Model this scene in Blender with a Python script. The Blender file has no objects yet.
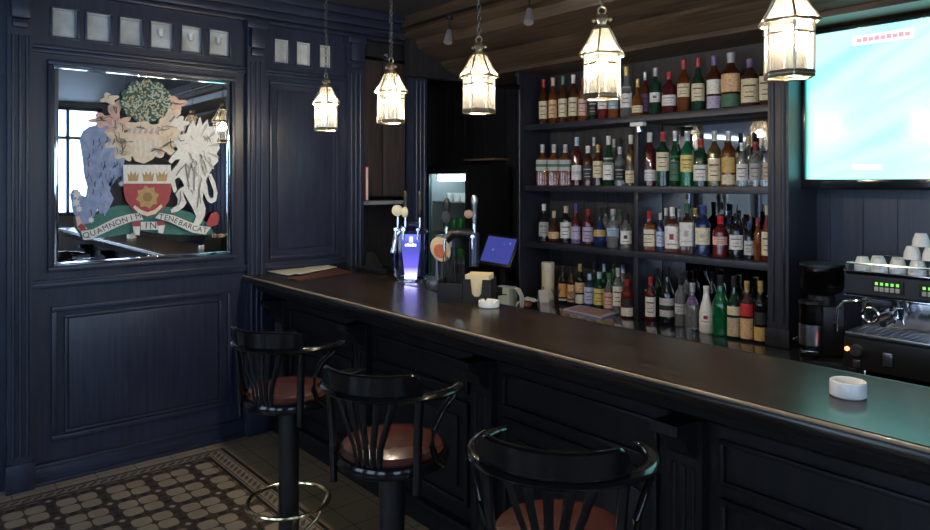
import bpy, bmesh, math, random
from mathutils import Vector, Matrix
random.seed(7)
R = math.radians
C = bpy.context.scene.collection
scn = bpy.context.scene
H = 1.75                                  # eye height
CF, SF = 0.7638, 0.6454                   # camera heading

# ------------------------------------------------------------------ survey helpers (photo measurements -> metres)
def ray(px):
    t = (px - 465) / 698
    return (-CF + SF * t, SF + CF * t)
def on_y(px, Y):
    a, b = ray(px); d = Y / b
    return a * d, d
def on_x(px, X):
    a, b = ray(px); d = X / a
    return b * d, d
def zat(py, d): return H - (py - 182) * d / 698
def on_z(px, py, z):
    a, b = ray(px); d = 698 * (H - z) / (py - 182)
    return a * d, b * d
ZC = 1.11                                 # bar top height
ZB = 0.84                                 # back counter height

# ------------------------------------------------------------------ materials
MATS = {}
def new_mat(name):
    m = bpy.data.materials.new(name); m.use_nodes = True
    nt = m.node_tree; b = nt.nodes['Principled BSDF']
    MATS[name] = m
    return m, nt, b
def mat(name, col, rough=.5, metal=0, trans=0, emit=None, es=0, coat=0, spec=.5, ior=1.45, noise=0, nscale=20, bump=0):
    if name in MATS: return MATS[name]
    m, nt, b = new_mat(name)
    b.inputs['Base Color'].default_value = (*col, 1)
    b.inputs['Roughness'].default_value = rough
    b.inputs['Metallic'].default_value = metal
    b.inputs['Transmission Weight'].default_value = trans
    b.inputs['IOR'].default_value = ior
    b.inputs['Specular IOR Level'].default_value = spec
    b.inputs['Coat Weight'].default_value = coat
    b.inputs['Coat Roughness'].default_value = .08
    if emit:
        b.inputs['Emission Color'].default_value = (*emit, 1)
        b.inputs['Emission Strength'].default_value = es
    if noise or bump:
        tc = nt.nodes.new('ShaderNodeTexCoord'); n = nt.nodes.new('ShaderNodeTexNoise')
        n.inputs['Scale'].default_value = nscale; n.inputs['Detail'].default_value = 4
        nt.links.new(tc.outputs['Object'], n.inputs['Vector'])
        if noise:
            mx = nt.nodes.new('ShaderNodeMix'); mx.data_type = 'RGBA'
            mx.inputs[6].default_value = (*[c * (1 - noise) for c in col], 1)
            mx.inputs[7].default_value = (*[min(1, c * (1 + noise)) for c in col], 1)
            nt.links.new(n.outputs['Fac'], mx.inputs[0]); nt.links.new(mx.outputs[2], b.inputs['Base Color'])
        if bump:
            bp = nt.nodes.new('ShaderNodeBump'); bp.inputs['Strength'].default_value = bump; bp.inputs['Distance'].default_value = .002
            nt.links.new(n.outputs['Fac'], bp.inputs['Height']); nt.links.new(bp.outputs[0], b.inputs['Normal'])
    return m
def wood(name, col, col2, rough=.38, axis='Z', bump=.25, coat=0, scale=1.0, spec=.5):
    m, nt, b = new_mat(name)
    tc = nt.nodes.new('ShaderNodeTexCoord'); mp = nt.nodes.new('ShaderNodeMapping')
    s = {'X': (1.2, 22, 22), 'Y': (22, 1.2, 22), 'Z': (22, 22, 1.2)}[axis]
    mp.inputs['Scale'].default_value = tuple(v * scale for v in s)
    n = nt.nodes.new('ShaderNodeTexNoise'); n.inputs['Scale'].default_value = 2.2; n.inputs['Detail'].default_value = 6; n.inputs['Distortion'].default_value = .6
    cr = nt.nodes.new('ShaderNodeValToRGB')
    cr.color_ramp.elements[0].position = .33; cr.color_ramp.elements[0].color = (*col, 1)
    cr.color_ramp.elements[1].position = .68; cr.color_ramp.elements[1].color = (*col2, 1)
    bp = nt.nodes.new('ShaderNodeBump'); bp.inputs['Strength'].default_value = bump; bp.inputs['Distance'].default_value = .002
    nt.links.new(tc.outputs['Object'], mp.inputs['Vector']); nt.links.new(mp.outputs[0], n.inputs['Vector'])
    nt.links.new(n.outputs['Fac'], cr.inputs[0]); nt.links.new(cr.outputs[0], b.inputs['Base Color'])
    nt.links.new(n.outputs['Fac'], bp.inputs['Height']); nt.links.new(bp.outputs[0], b.inputs['Normal'])
    b.inputs['Roughness'].default_value = rough; b.inputs['Coat Weight'].default_value = coat; b.inputs['Coat Roughness'].default_value = .12
    b.inputs['Specular IOR Level'].default_value = spec
    return m
M_NAVY = wood('navy_stained_wood', (.018, .022, .043), (.032, .039, .072), .34, bump=.18)
M_NAVYH = wood('navy_stained_wood_horizontal', (.018, .022, .043), (.032, .039, .072), .32, 'Y', bump=.12)
M_SHELF = wood('shelf_wood', (.012, .014, .023), (.028, .031, .047), .40, 'X')
M_SHELFV = wood('shelf_post_wood', (.012, .014, .023), (.028, .031, .047), .40, 'Z')
M_BACKP = wood('shelf_back_wood', (.020, .020, .025), (.050, .047, .048), .5, 'Z')
M_CANOPY = wood('canopy_wood', (.036, .023, .014), (.105, .070, .044), .45, 'X')
M_BAR = wood('bar_front_wood', (.006, .006, .007), (.014, .013, .015), .42, spec=.3)
M_TOP = wood('bar_top_wood', (.006, .004, .003), (.040, .028, .019), .24, 'X', bump=.12, spec=.5)
M_DARK = wood('dark_wall_wood', (.012, .012, .015), (.026, .025, .03), .5)
M_CEIL = mat('dark_ceiling_paint', (.035, .035, .045), .6, noise=.2, nscale=6)
M_RWALL = mat('room_plaster', (.22, .21, .2), .8, noise=.15, nscale=4)
M_BLACKWOOD = mat('black_lacquered_bentwood', (.005, .005, .006), .16, coat=.25, spec=.35, noise=.2)
M_BLACK = mat('black_plastic', (.012, .012, .013), .35, noise=.1)
M_RUBBER = mat('matte_black', (.01, .01, .01), .7, noise=.1)
M_LEATHER = mat('oxblood_leather', (.085, .027, .021), .24, noise=.35, nscale=14, bump=.3, coat=.2)
M_BRASS = mat('aged_brass', (.55, .38, .19), .3, 1, noise=.2, nscale=30)
M_LBRASS = mat('pale_lantern_brass', (.74, .62, .44), .28, 1, noise=.15, nscale=30)
M_RING = mat('polished_brass_ring', (.62, .52, .32), .18, 1, noise=.1)
M_CHROME = mat('chrome', (.75, .75, .78), .12, 1, noise=.05)
M_STEEL = mat('brushed_steel', (.5, .5, .52), .28, 1, noise=.1)
M_PORC = mat('white_porcelain', (.8, .79, .76), .18, noise=.03, coat=.3)
M_PAPER = mat('white_paper', (.75, .74, .7), .8, noise=.05)
M_NAPKIN = mat('cream_napkins', (.72, .58, .34), .85, noise=.12, nscale=60)
M_IRON = mat('dark_iron', (.06, .055, .05), .4, .9, noise=.2)
M_MIRROR = mat('mirror_silvering', (.82, .84, .86), .015, 1, noise=.02, nscale=2)
M_MIRROR2 = mat('bar_mirror_silvering', (.5, .5, .5), .03, 1, noise=.02, nscale=2)

def pane_mat(name, tint, g=.12, d=.2, rough=.08):
    m, nt, b = new_mat(name)
    nt.nodes.remove(b); out = nt.nodes['Material Output']
    tr = nt.nodes.new('ShaderNodeBsdfTransparent'); tr.inputs[0].default_value = (*tint, 1)
    gl = nt.nodes.new('ShaderNodeBsdfGlossy'); gl.inputs['Roughness'].default_value = rough
    tl = nt.nodes.new('ShaderNodeBsdfTranslucent'); tl.inputs[0].default_value = (.9, .88, .82, 1)
    m1 = nt.nodes.new('ShaderNodeMixShader'); m1.inputs[0].default_value = g
    m2 = nt.nodes.new('ShaderNodeMixShader'); m2.inputs[0].default_value = d
    nt.links.new(tr.outputs[0], m1.inputs[1]); nt.links.new(gl.outputs[0], m1.inputs[2])
    nt.links.new(m1.outputs[0], m2.inputs[1]); nt.links.new(tl.outputs[0], m2.inputs[2])
    nz = nt.nodes.new('ShaderNodeTexNoise'); nz.inputs['Scale'].default_value = 30
    tc = nt.nodes.new('ShaderNodeTexCoord'); bp = nt.nodes.new('ShaderNodeBump'); bp.inputs['Strength'].default_value = .3; bp.inputs['Distance'].default_value = .002
    nt.links.new(tc.outputs['Object'], nz.inputs['Vector']); nt.links.new(nz.outputs['Fac'], bp.inputs['Height'])
    nt.links.new(bp.outputs[0], gl.inputs['Normal'])
    nt.links.new(m2.outputs[0], out.inputs['Surface'])
    return m
M_PANE = pane_mat('lantern_glass', (.93, .94, .95), .14, .028)
M_ROOFPANE = pane_mat('lantern_roof_glass', (.9, .88, .82), .14, .07)
M_CLEAR = pane_mat('clear_glass', (.93, .95, .95), .1, .03, .03)
M_OLDGLASS = mat('textured_old_glass', (.58, .63, .70), .12, noise=.6, nscale=9, bump=.6, coat=.6)
M_HOPPER = pane_mat('smoked_glass', (.35, .33, .32), .12, .05, .05)
M_BULB = mat('lit_bulb', (1, .9, .7), .3, emit=(1, .80, .50), es=40)

# floor with encaustic tile carpet
def floor_mat():
    m, nt, b = new_mat('encaustic_tile_floor')
    g = nt.nodes.new('ShaderNodeNewGeometry'); sx = nt.nodes.new('ShaderNodeSeparateXYZ')
    nt.links.new(g.outputs['Position'], sx.inputs[0])
    class E:
        def __init__(s, o): s.o = o
    def op(o, *a):
        n = nt.nodes.new('ShaderNodeMath'); n.operation = o
        for i, v in enumerate(a):
            if isinstance(v, E): nt.links.new(v.o, n.inputs[i])
            else: n.inputs[i].default_value = v
        return E(n.outputs[0])
    X, Y = E(sx.outputs['X']), E(sx.outputs['Y'])
    add = lambda a, c: op('ADD', a, c); sub = lambda a, c: op('SUBTRACT', a, c); mul = lambda a, c: op('MULTIPLY', a, c)
    ab = lambda a: op('ABSOLUTE', a); lt = lambda a, c: op('LESS_THAN', a, c); mx = lambda a, c: op('MAXIMUM', a, c); mn = lambda a, c: op('MINIMUM', a, c)
    def cell(v, o, p): return sub(op('FRACT', add(mul(sub(v, o), 1 / p), 100.5)), .5)
    fa, fb = ab(cell(Y, .60, .25)), ab(cell(X, -4.27, .25))
    def pw(v): return op('POWER', ab(mul(v, 1 / .19)), 3.2)
    tile = lt(add(pw(sub(fa, .205)), pw(sub(fb, .205))), 1.0)
    star = lt(add(sub(.5, fa), sub(.5, fb)), .07)
    sq = lambda v: mul(v, v)
    def dot(cx, cy, r): return lt(add(sq(sub(fa, cx)), sq(sub(fb, cy))), r * r)
    chain = mx(mx(dot(.5, .2, .085), dot(.2, .5, .085)), mx(dot(.5, .0, .05), dot(.0, .5, .05)))
    ring = sub(dot(.5, .5, .15), dot(.5, .5, .115))
    cen = dot(0, 0, .07)
    def mix(f, a, c):
        n = nt.nodes.new('ShaderNodeMix'); n.data_type = 'RGBA'; nt.links.new(f.o, n.inputs[0])
        for i, v in ((6, a), (7, c)):
            if isinstance(v, tuple): n.inputs[i].default_value = (*v, 1)
            else: nt.links.new(v, n.inputs[i])
        return n.outputs[2]
    nz = nt.nodes.new('ShaderNodeTexNoise'); nz.inputs['Scale'].default_value = 3.5; nz.inputs['Detail'].default_value = 5
    nt.links.new(g.outputs['Position'], nz.inputs['Vector'])
    tc = mix(E(nz.outputs['Fac']), (.24, .20, .145), (.42, .36, .27))
    c = mix(tile, (.085, .062, .048), tc)
    c = mix(chain, c, (.035, .028, .026)); c = mix(ring, c, (.03, .028, .028)); c = mix(star, c, (.36, .33, .28)); c = mix(cen, c, (.06, .055, .055))
    # border
    e1 = sub(-4.43, X); e2 = mul(sub(Y, 1.61), .11 / .14); e = mx(e1, e2)
    s = mul(e, 1 / .11)
    line = mx(lt(ab(sub(s, .08)), .08), lt(ab(sub(s, .92)), .08))
    line2 = mx(lt(ab(sub(s, .24)), .025), lt(ab(sub(s, .76)), .025))
    al = cell(add(X, Y), 0, .055)
    dia = lt(add(mul(ab(al), 1.0), mul(ab(sub(s, .5)), 1.6)), .36)
    bc = mix(dia, (.28, .24, .19), (.055, .045, .042)); bc = mix(mx(line, line2), bc, (.022, .02, .022))
    # plain surround: worn tan tiles
    gx, gy = ab(cell(X, .03, .215)), ab(cell(Y, .04, .215))
    grout = lt(.487, mx(gx, gy))
    barside = lt(1.75, Y)
    tan = mix(barside, tc, mix(E(nz.outputs['Fac']), (.30, .19, .10), (.52, .35, .20)))
    pc = mix(grout, tan, (.07, .055, .04))
    c = mix(lt(0.0, e), c, bc); c = mix(lt(.11, e), c, pc)
    nt.links.new(c, b.inputs['Base Color'])
    b.inputs['Roughness'].default_value = .33
    bp = nt.nodes.new('ShaderNodeBump'); bp.inputs['Strength'].default_value = .15; bp.inputs['Distance'].default_value = .002
    nt.links.new(nz.outputs['Fac'], bp.inputs['Height']); nt.links.new(bp.outputs[0], b.inputs['Normal'])
    return m
M_FLOOR = floor_mat()

# ------------------------------------------------------------------ mesh helpers
class MB:
    def __init__(s): s.bm = bmesh.new(); s.mi = 0
    def _tag(s, faces):
        for f in faces: f.material_index = s.mi
    def box(s, x0, x1, y0, y1, z0, z1, bev=0, M=None):
        vs = [s.bm.verts.new((x, y, z)) for x in (x0, x1) for y in (y0, y1) for z in (z0, z1)]
        q = [(0, 1, 3, 2), (4, 6, 7, 5), (0, 4, 5, 1), (2, 3, 7, 6), (0, 2, 6, 4), (1, 5, 7, 3)]
        fs = [s.bm.faces.new([vs[i] for i in f]) for f in q]
        s._tag(fs)
        if bev:
            es = list({e for f in fs for e in f.edges})
            r = bmesh.ops.bevel(s.bm, geom=es, offset=bev, segments=2, affect='EDGES', profile=.6)
            s._tag(r['faces']); vs = list({v for f in r['faces'] for v in f.verts} | {v for v in vs if v.is_valid})
        if M is not None: bmesh.ops.transform(s.bm, matrix=M, verts=vs)
        return s
    def prism(s, poly, vec, o=(0, 0, 0), u=(1, 0, 0), v=(0, 0, 1)):
        """2-D polygon in plane (u,v) at o, extruded by vec"""
        o, u, v, vec = Vector(o), Vector(u), Vector(v), Vector(vec)
        a = [s.bm.verts.new(o + u * p[0] + v * p[1]) for p in poly]
        b = [s.bm.verts.new(w.co + vec) for w in a]
        n = len(a)
        fs = [s.bm.faces.new(a), s.bm.faces.new(b[::-1])]
        for i in range(n): fs.append(s.bm.faces.new((a[i], b[i], b[(i + 1) % n], a[(i + 1) % n])))
        s._tag(fs); return s
    def lathe(s, prof, seg=24, M=None, n=2.0, mats=None, flat=1.0):
        """prof list of (r,z); n = superellipse power of the cross-section"""
        rings = []
        for r, z in prof:
            if r < 1e-6: rings.append([s.bm.verts.new((0, 0, z))]); continue
            ring = []
            for k in range(seg):
                a = 2 * math.pi * (k + .5) / seg; ca, sa = math.cos(a), math.sin(a)
                q = (abs(ca) ** n + abs(sa) ** n) ** (-1 / n) if n != 2 else 1
                if n != 2 and mats is None: pass
                ring.append(s.bm.verts.new((r * q * ca, r * q * sa * flat, z)))
            rings.append(ring)
        allv = [v for r in rings for v in r]
        for i in range(len(rings) - 1):
            a, b = rings[i], rings[i + 1]
            fs = []
            if len(a) == 1 and len(b) == 1: continue
            for k in range(seg):
                k2 = (k + 1) % seg
                if len(a) == 1: fs.append(s.bm.faces.new((a[0], b[k2], b[k])))
                elif len(b) == 1: fs.append(s.bm.faces.new((a[k], a[k2], b[0])))
                else: fs.append(s.bm.faces.new((a[k], a[k2], b[k2], b[k])))
            for f in fs: f.material_index = mats[i] if mats else s.mi
        for ring, fl in ((rings[0], True), (rings[-1], False)):
            if len(ring) > 1:
                f = s.bm.faces.new(ring[::-1] if fl else ring); f.material_index = (mats[0] if fl else mats[-1]) if mats else s.mi
        if M is not None: bmesh.ops.transform(s.bm, matrix=M, verts=allv)
        return s
    def cyl(s, p, q, r, r2=None, seg=16):
        p, q = Vector(p), Vector(q); d = q - p; L = d.length
        M = Matrix.Translation(p) @ d.to_track_quat('Z', 'Y').to_matrix().to_4x4()
        return s.lathe([(r, 0), (r2 if r2 is not None else r, L)], seg, M)
    def sweep(s, pts, w, h=None, seg=8, closed=False, up=(0, 0, 1), rect=False, scale=None):
        """tube / ribbon along points; w,h half sizes"""
        pts = [Vector(p) for p in pts]; h = h or w; n = len(pts); up = Vector(up); rings = []
        for i, p in enumerate(pts):
            if closed: t = pts[(i + 1) % n] - pts[i - 1]
            else: t = pts[min(i + 1, n - 1)] - pts[max(i - 1, 0)]
            t.normalize(); sd = t.cross(up)
            if sd.length < 1e-3: sd = t.cross(Vector((1, 0, 0)))
            sd.normalize(); u2 = sd.cross(t).normalized()
            k = scale[i] if scale else 1
            if rect: cs = [(-1, -1), (1, -1), (1, 1), (-1, 1)]
            else: cs = [(math.cos(2 * math.pi * j / seg), math.sin(2 * math.pi * j / seg)) for j in range(seg)]
            rings.append([s.bm.verts.new(p + sd * c[0] * w * k + u2 * c[1] * h * k) for c in cs])
        m = len(rings[0]); fs = []
        for i in range(n if closed else n - 1):
            a, b = rings[i], rings[(i + 1) % n]
            for j in range(m): fs.append(s.bm.faces.new((a[j], a[(j + 1) % m], b[(j + 1) % m], b[j])))
        if not closed: fs += [s.bm.faces.new(rings[0][::-1]), s.bm.faces.new(rings[-1])]
        s._tag(fs); return s
    def torus(s, c, R_, r, seg=32, ms=8, M=None, sx=1, sy=1):
        pts = [Vector((R_ * sx * math.cos(2 * math.pi * k / seg), R_ * sy * math.sin(2 * math.pi * k / seg), 0)) for k in range(seg)]
        if M is not None: pts = [M @ p for p in pts]; up = M.to_3x3() @ Vector((0, 0, 1))
        else: up = (0, 0, 1)
        return s.sweep([p + Vector(c) for p in pts], r, seg=ms, closed=True, up=up)
    def sphere(s, c, r, seg=16, sz=1):
        k = 8
        return s.lathe([(r * math.sin(math.pi * i / k), -r * sz * math.cos(math.pi * i / k)) for i in range(k + 1)], seg, Matrix.Translation(c))
    def build(s, name, mats, parent=None, loc=None, angle=38):
        bmesh.ops.recalc_face_normals(s.bm, faces=s.bm.faces)
        me = bpy.data.meshes.new(name); s.bm.to_mesh(me); s.bm.free()
        for m in (mats if isinstance(mats, (list, tuple)) else [mats]): me.materials.append(m)
        for p in me.polygons: p.use_smooth = True
        me.set_sharp_from_angle(angle=R(angle))
        o = bpy.data.objects.new(name, me); C.objects.link(o)
        if parent: o.parent = parent
        if loc: o.location = loc
        return o
def tag(o, label, cat, group=None, kind=None):
    o['label'] = label; o['category'] = cat
    if group: o['group'] = group
    if kind: o['kind'] = kind
    return o
def thing(name, label, cat, loc=(0, 0, 0), rz=0, group=None):
    o = bpy.data.objects.new(name, None); C.objects.link(o); o.location = loc; o.rotation_euler = (0, 0, rz)
    o.empty_display_size = .1
    return tag(o, label, cat, group)
def struct(o): o['kind'] = 'structure'; return o
def copy_tree(o, parent=None):
    c = o.copy(); C.objects.link(c); c.parent = parent
    for ch in list(o.children): copy_tree(ch, c)
    return c

XL = -4.68      # left wall plane
# ------------------------------------------------------------------ SETTING
b = MB(); b.box(-6.4, 3.7, -3.6, 4.9, -.1, 0); struct(b.build('floor', M_FLOOR))
b = MB(); b.box(-6.4, 3.7, -3.6, 4.9, 3.06, 3.16); struct(b.build('ceiling', M_CEIL))
# back wall
b = MB(); b.box(-6.4, 3.7, 4.6, 4.7, 0, 3.06)
for k in range(60):
    x = -5.9 + k * .15; b.box(x, x + .012, 4.59, 4.6, 0, 3.06)
struct(b.build('wall_back', M_DARK))
b = MB(); b.box(-6.0, -5.9, 2.9, 4.6, 0, 3.06); struct(b.build('wall_alcove', M_DARK))

# left wall with panelling
def rect_frame(b, y0, y1, z0, z1, w, x, d, bev=.006):
    b.box(x, x + d, y0, y1, z0, z0 + w, bev); b.box(x, x + d, y0, y1, z1 - w, z1, bev)
    b.box(x, x + d, y0, y0 + w, z0 + w, z1 - w, bev); b.box(x, x + d, y1 - w, y1, z0 + w, z1 - w, bev)
TZ0, TZ1 = 2.60, 2.78
sq1 = [(51, 78.4), (85.7, 112), (119, 143.4), (150, 174), (181, 203), (208.8, 230.6)]
sq2 = [(274, 290), (296, 311.6), (319, 332)]
SQ = [tuple(on_x(p, XL)[0] for p in q) for q in sq1 + sq2]
b = MB()
b.box(XL - .12, XL, .60, 2.9, 0, TZ0)                               # body below the little windows
b.box(XL - .12, XL, .60, 2.9, TZ1, 3.06)
ys = .60
for a, c in SQ:
    b.box(XL - .12, XL, ys, a, TZ0, TZ1); ys = c
b.box(XL - .12, XL, ys, 2.9, TZ0, TZ1)
# raised lower panel
PY0, PY1 = on_x(51, XL)[0], on_x(231, XL)[0]
rect_frame(b, PY0, PY1, .235, 1.02, .03, XL, .022)
b.box(XL, XL + .012, on_x(68, XL)[0], on_x(218, XL)[0], .29, .945, .008)
rect_frame(b, on_x(68, XL)[0] - .02, on_x(218, XL)[0] + .02, .27, .965, .018, XL, .02, .005)
# mirror rebate frame
MY0, MY1 = on_x(54, XL)[0], on_x(229.5, XL)[0]
rect_frame(b, MY0 - .035, MY1 + .035, 1.225, 2.465, .03, XL, .03, .008)
# panel two
P20, P21 = on_x(269, XL)[0], on_x(338, XL)[0]
rect_frame(b, P20, P21, 1.2, 2.47, .025, XL, .02)
b.box(XL, XL + .010, P20 + .06, P21 - .06, 1.27, 2.41, .006)
struct(b.build('wall_left', M_NAVY))
b = MB()                                                            # horizontal rails
for z0, z1, d in ((2.50, 2.525, .022), (2.525, 2.545, .034), (1.135, 1.165, .03), (1.165, 1.18, .042)):
    b.box(XL, XL + d, .66, 2.0, z0, z1, .005); b.box(XL, XL + d, 2.05, 2.78, z0, z1, .005)
for z0, z1, d in ((2.86, 2.89, .05), (2.89, 2.94, .085), (2.94, 3.0, .12), (3.0, 3.06, .16)):
    b.box(XL, XL + d, .50, 3.55, z0, z1, .01)
struct(b.build('trim_1', M_NAVYH))
b = MB(); b.box(XL, XL + .028, .66, 2.16, 0, .10, .004); b.box(XL, XL + .04, .66, 2.16, .10, .12, .006); b.box(XL, XL + .05, .66, 2.16, 0, .02, .004)
struct(b.build('baseboard_left', M_NAVYH))
def pilaster(y0, y1, n, z1=2.86, z0=0, x=XL):
    b = MB(); w = y1 - y0
    b.box(x - .05, x + .05, y0, y1, z0, z1)
    b.box(x, x + .07, y0 - .012, y1 + .012, z0, z0 + .16, .006)
    b.box(x, x + .085, y0 - .012, y1 + .012, z1 - .05, z1, .008)
    # carved bracket at the head
    b.box(x + .04, x + .10, y0 + .01, y1 - .01, z1 - .19, z1 - .05, .02)
    b.box(x + .04, x + .075, y0 + .02, y1 - .02, z1 - .24, z1 - .19, .015)
    for k in range(3):
        y = y0 + w * (.22 + .28 * k); b.cyl((x + .055, y, z0 + .2), (x + .055, y, z1 - .28), .010, seg=10)
    return struct(b.build(f'trim_{n}', M_NAVY))
pilaster(.565, .685, 2); pilaster(1.955, 2.085, 3); pilaster(2.745, 2.885, 4); pilaster(3.36, 3.50, 5)
# the part of the wall beyond the last window bay: recess with cupboard above
b = MB(); b.box(XL - .42, XL - .32, 2.9, 3.5, 0, 3.06); b.box(XL - .42, XL - .05, 3.42, 3.46, 0, 3.06); b.box(XL - .42, XL - .12, 2.86, 2.9, 0, 3.06)
b.box(XL - .32, XL - .05, 2.9, 3.36, 2.75, 3.06)
b.box(XL - 1.22, XL - .4, 2.86, 2.94, 0, 3.06)
struct(b.build('wall_recess', M_DARK))
# little windows
for i, (a, c) in enumerate(SQ):
    b = MB(); rect_frame(b, a - .006, c + .006, TZ0 - .006, TZ1 + .006, .012, XL - .01, .018, .003)
    w = struct(b.build(f'window_{i + 1}', M_NAVY))
    b = MB(); b.box(XL - .04, XL - .028, a, c, TZ0, TZ1)
    b.mi = 1
    rect_frame(b, a + .012, c - .012, TZ0 + .012, TZ1 - .012, .006, XL - .03, .008, .002)
    if i in (3, 4, 5):
        ym = (a + c) / 2; b.mi = 0; b.lathe([(0, 0), (.018, .01), (.024, .05), (0, .05)], 10, Matrix.Translation((XL - .026, ym, 2.68)))
    b.build('glass_pane', [M_OLDGLASS, mat('bevelled_glass_edge', (.42, .46, .52), .1, coat=.5)], w)
# doorway beyond the first pilaster (seen in the bar mirror)
b = MB(); b.box(XL - .14, XL - .06, -.9, .47, 0, 2.3); d = struct(b.build('door_1', mat('grey_green_door', (.30, .33, .31), .5, noise=.1)))
b = MB(); b.cyl((XL - .07, .36, 1.02), (XL - .0, .36, 1.02), .012); b.cyl((XL - .005, .36, 1.02), (XL - .005, .26, 1.02), .01); b.build('door_handle', M_BRASS, d)
b = MB(); b.box(XL - .12, XL, -3.5, -.95, 0, 3.06); b.box(XL - .12, XL, -.95, .6, 2.35, 3.06); b.box(XL - .2, XL, -1.0, -.9, 0, 2.35); b.box(XL - .2, XL - .02, .47, .6, 0, 2.35)
struct(b.build('wall_entrance', M_NAVY))
# far room walls with daylight windows (seen in the mirrors)
def wall_with_holes(name, axis, pos, t, u0, u1, holes, m):
    b = MB()
    def bx(a0, a1, z0, z1):
        if a1 - a0 < 1e-4 or z1 - z0 < 1e-4: return
        if axis == 'x': b.box(pos, pos + t, a0, a1, z0, z1)
        else: b.box(a0, a1, pos, pos + t, z0, z1)
    u = u0
    for (a, c, z0, z1) in holes:
        bx(u, a, 0, 3.06); bx(a, c, 0, z0); bx(a, c, z1, 3.06); u = c
    bx(u, u1, 0, 3.06)
    return struct(b.build(name, m))
HR = [(-1.9, -.4, .9, 2.7), (.3, 1.3, .9, 2.7), (1.9, 2.9, 1.2, 2.98)]
HF = [(-3.6, -2.2, .7, 2.7), (-1.4, .0, .7, 2.7), (.8, 2.4, .7, 2.7)]
wall_with_holes('wall_right', 'x', 3.5, .12, -3.5, 4.6, HR, M_RWALL)
wall_with_holes('wall_front', 'y', -3.6, .12, -4.8, 3.6, HF, M_RWALL)
nwin = 10
M_WFRAME = mat('dark_window_frame', (.04, .045, .06), .4, noise=.1)
for ax, hs, pos in (('x', HR, 3.5), ('y', HF, -3.55)):
    for (a, c, z0, z1) in hs:
        b = MB()
        for (u0, u1, v0, v1) in ((a, c, z0, z0 + .06), (a, c, z1 - .06, z1), (a, a + .06, z0, z1), (c - .06, c, z0, z1), ((a + c) / 2 - .025, (a + c) / 2 + .025, z0, z1), (a, c, z0 + (z1 - z0) * .7, z0 + (z1 - z0) * .7 + .05)):
            if ax == 'x': b.box(pos + .02, pos + .07, u0, u1, v0, v1)
            else: b.box(u0, u1, pos, pos + .05, v0, v1)
        w = struct(b.build(f'window_{nwin}', M_WFRAME)); nwin += 1
        b = MB()
        if ax == 'x': b.box(pos + .04, pos + .046, a, c, z0, z1)
        else: b.box(a, c, pos + .02, pos + .026, z0, z1)
        b.build('glass_pane', M_CLEAR, w)
        # sky portal over the opening
        ld = bpy.data.lights.new('window_portal', 'AREA'); ld.shape = 'RECTANGLE'; ld.cycles.is_portal = True
        ld.size = c - a; ld.size_y = z1 - z0
        lo = bpy.data.objects.new('window_portal', ld); C.objects.link(lo)
        if ax == 'x': lo.location = (pos + .12, (a + c) / 2, (z0 + z1) / 2); lo.rotation_euler = (R(90), 0, R(90))
        else: lo.location = ((a + c) / 2, pos - .06, (z0 + z1) / 2); lo.rotation_euler = (R(90), 0, R(180))

# canopy over the back bar
b = MB(); x0, x1 = -4.6, 3.5
b.prism([(3.2, 3.06), (3.2, 2.955), (3.24, 2.95), (3.24, 2.90), (3.30, 2.885), (3.33, 2.82), (3.52, 2.73), (3.55, 2.735), (3.58, 2.70), (3.74, 2.63), (3.74, 2.60), (4.2, 2.60), (4.2, 3.06)], (x1 - x0, 0, 0), (x0, 0, 0), (0, 1, 0), (0, 0, 1))
for (y, z) in ((3.40, 2.80), (3.64, 2.685)):
    b.cyl((x0, y, z), (x1, y, z), .012, seg=10)
struct(b.build('trim_6', M_CANOPY))
b = MB(); b.box(-5.9, -4.6, 3.2, 3.3, 2.9, 3.06)
b.box(-4.6, -4.52, 3.25, 4.6, 2.6, 3.06); struct(b.build('trim_7', M_DARK))
# wall behind the screen and coffee machine
b = MB(); b.box(-1.95, 3.5, 4.155, 4.25, ZB + .002, 2.598)
for k in range(30): b.box(-1.7 + k * .17, -1.7 + k * .17 + .01, 4.148, 4.155, ZB + .002, 2.598)
struct(b.build('wall_screen', M_NAVY))

# ------------------------------------------------------------------ MIRROR WITH COAT OF ARMS
mir = thing('etched_mirror', 'large wall mirror painted with a coat of arms in a dark panelled wall', 'mirror', (XL + .002, 0, 0))
b = MB(); b.box(0, .008, MY0, MY1, 1.258, 2.435); b.build('mirror_glass', M_MIRROR, mir)
b = MB(); rect_frame(b, MY0, MY1, 1.258, 2.435, .022, .008, .004, .002)
b.build('bevelled_edge', mat('mirror_bevel', (.75, .8, .9), .06, 1, noise=.05), mir)
def mp(px, py):
    Y, d = on_x(px, XL + .012); return (Y, zat(py, d))
def crop2(x, y): return mp(40 + x / 2.525, 60 + y / 2.525)
layer = [0]
def shape(name, pts, m, fn=crop2, t=.0012, z=None, label=None):
    layer[0] += 1
    zz = .0125 + (z if z is not None else layer[0] * .0004)
    b = MB(); b.prism([fn(*p) for p in pts], (t, 0, 0), (zz - .002, 0, 0), (0, 1, 0), (0, 0, 1))
    o = b.build(name, m, mir)
    if label: o['label'] = label
    return o
A_W = mat('painted_white', (.84, .82, .78), .5, noise=.25, nscale=60)
A_G = mat('painted_green', (.05, .20, .17), .5, noise=.3, nscale=40)
A_BL = mat('painted_grey_blue', (.30, .38, .60), .5, noise=.45, nscale=28)
A_R = mat('painted_red', (.42, .06, .07), .5, noise=.2, nscale=40)
A_GO = mat('painted_gold', (.5, .33, .13), .45, noise=.3, nscale=50)
A_CR = mat('painted_cream', (.86, .71, .54), .5, noise=.2, nscale=40)
A_PK = mat('painted_pink', (.78, .50, .42), .5, noise=.25, nscale=40)
A_DK = mat('painted_dark_outline', (.06, .05, .06), .6, noise=.1)
A_LEAF = mat('painted_pale_leaf', (.50, .58, .46), .5, noise=.3, nscale=60)
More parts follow.
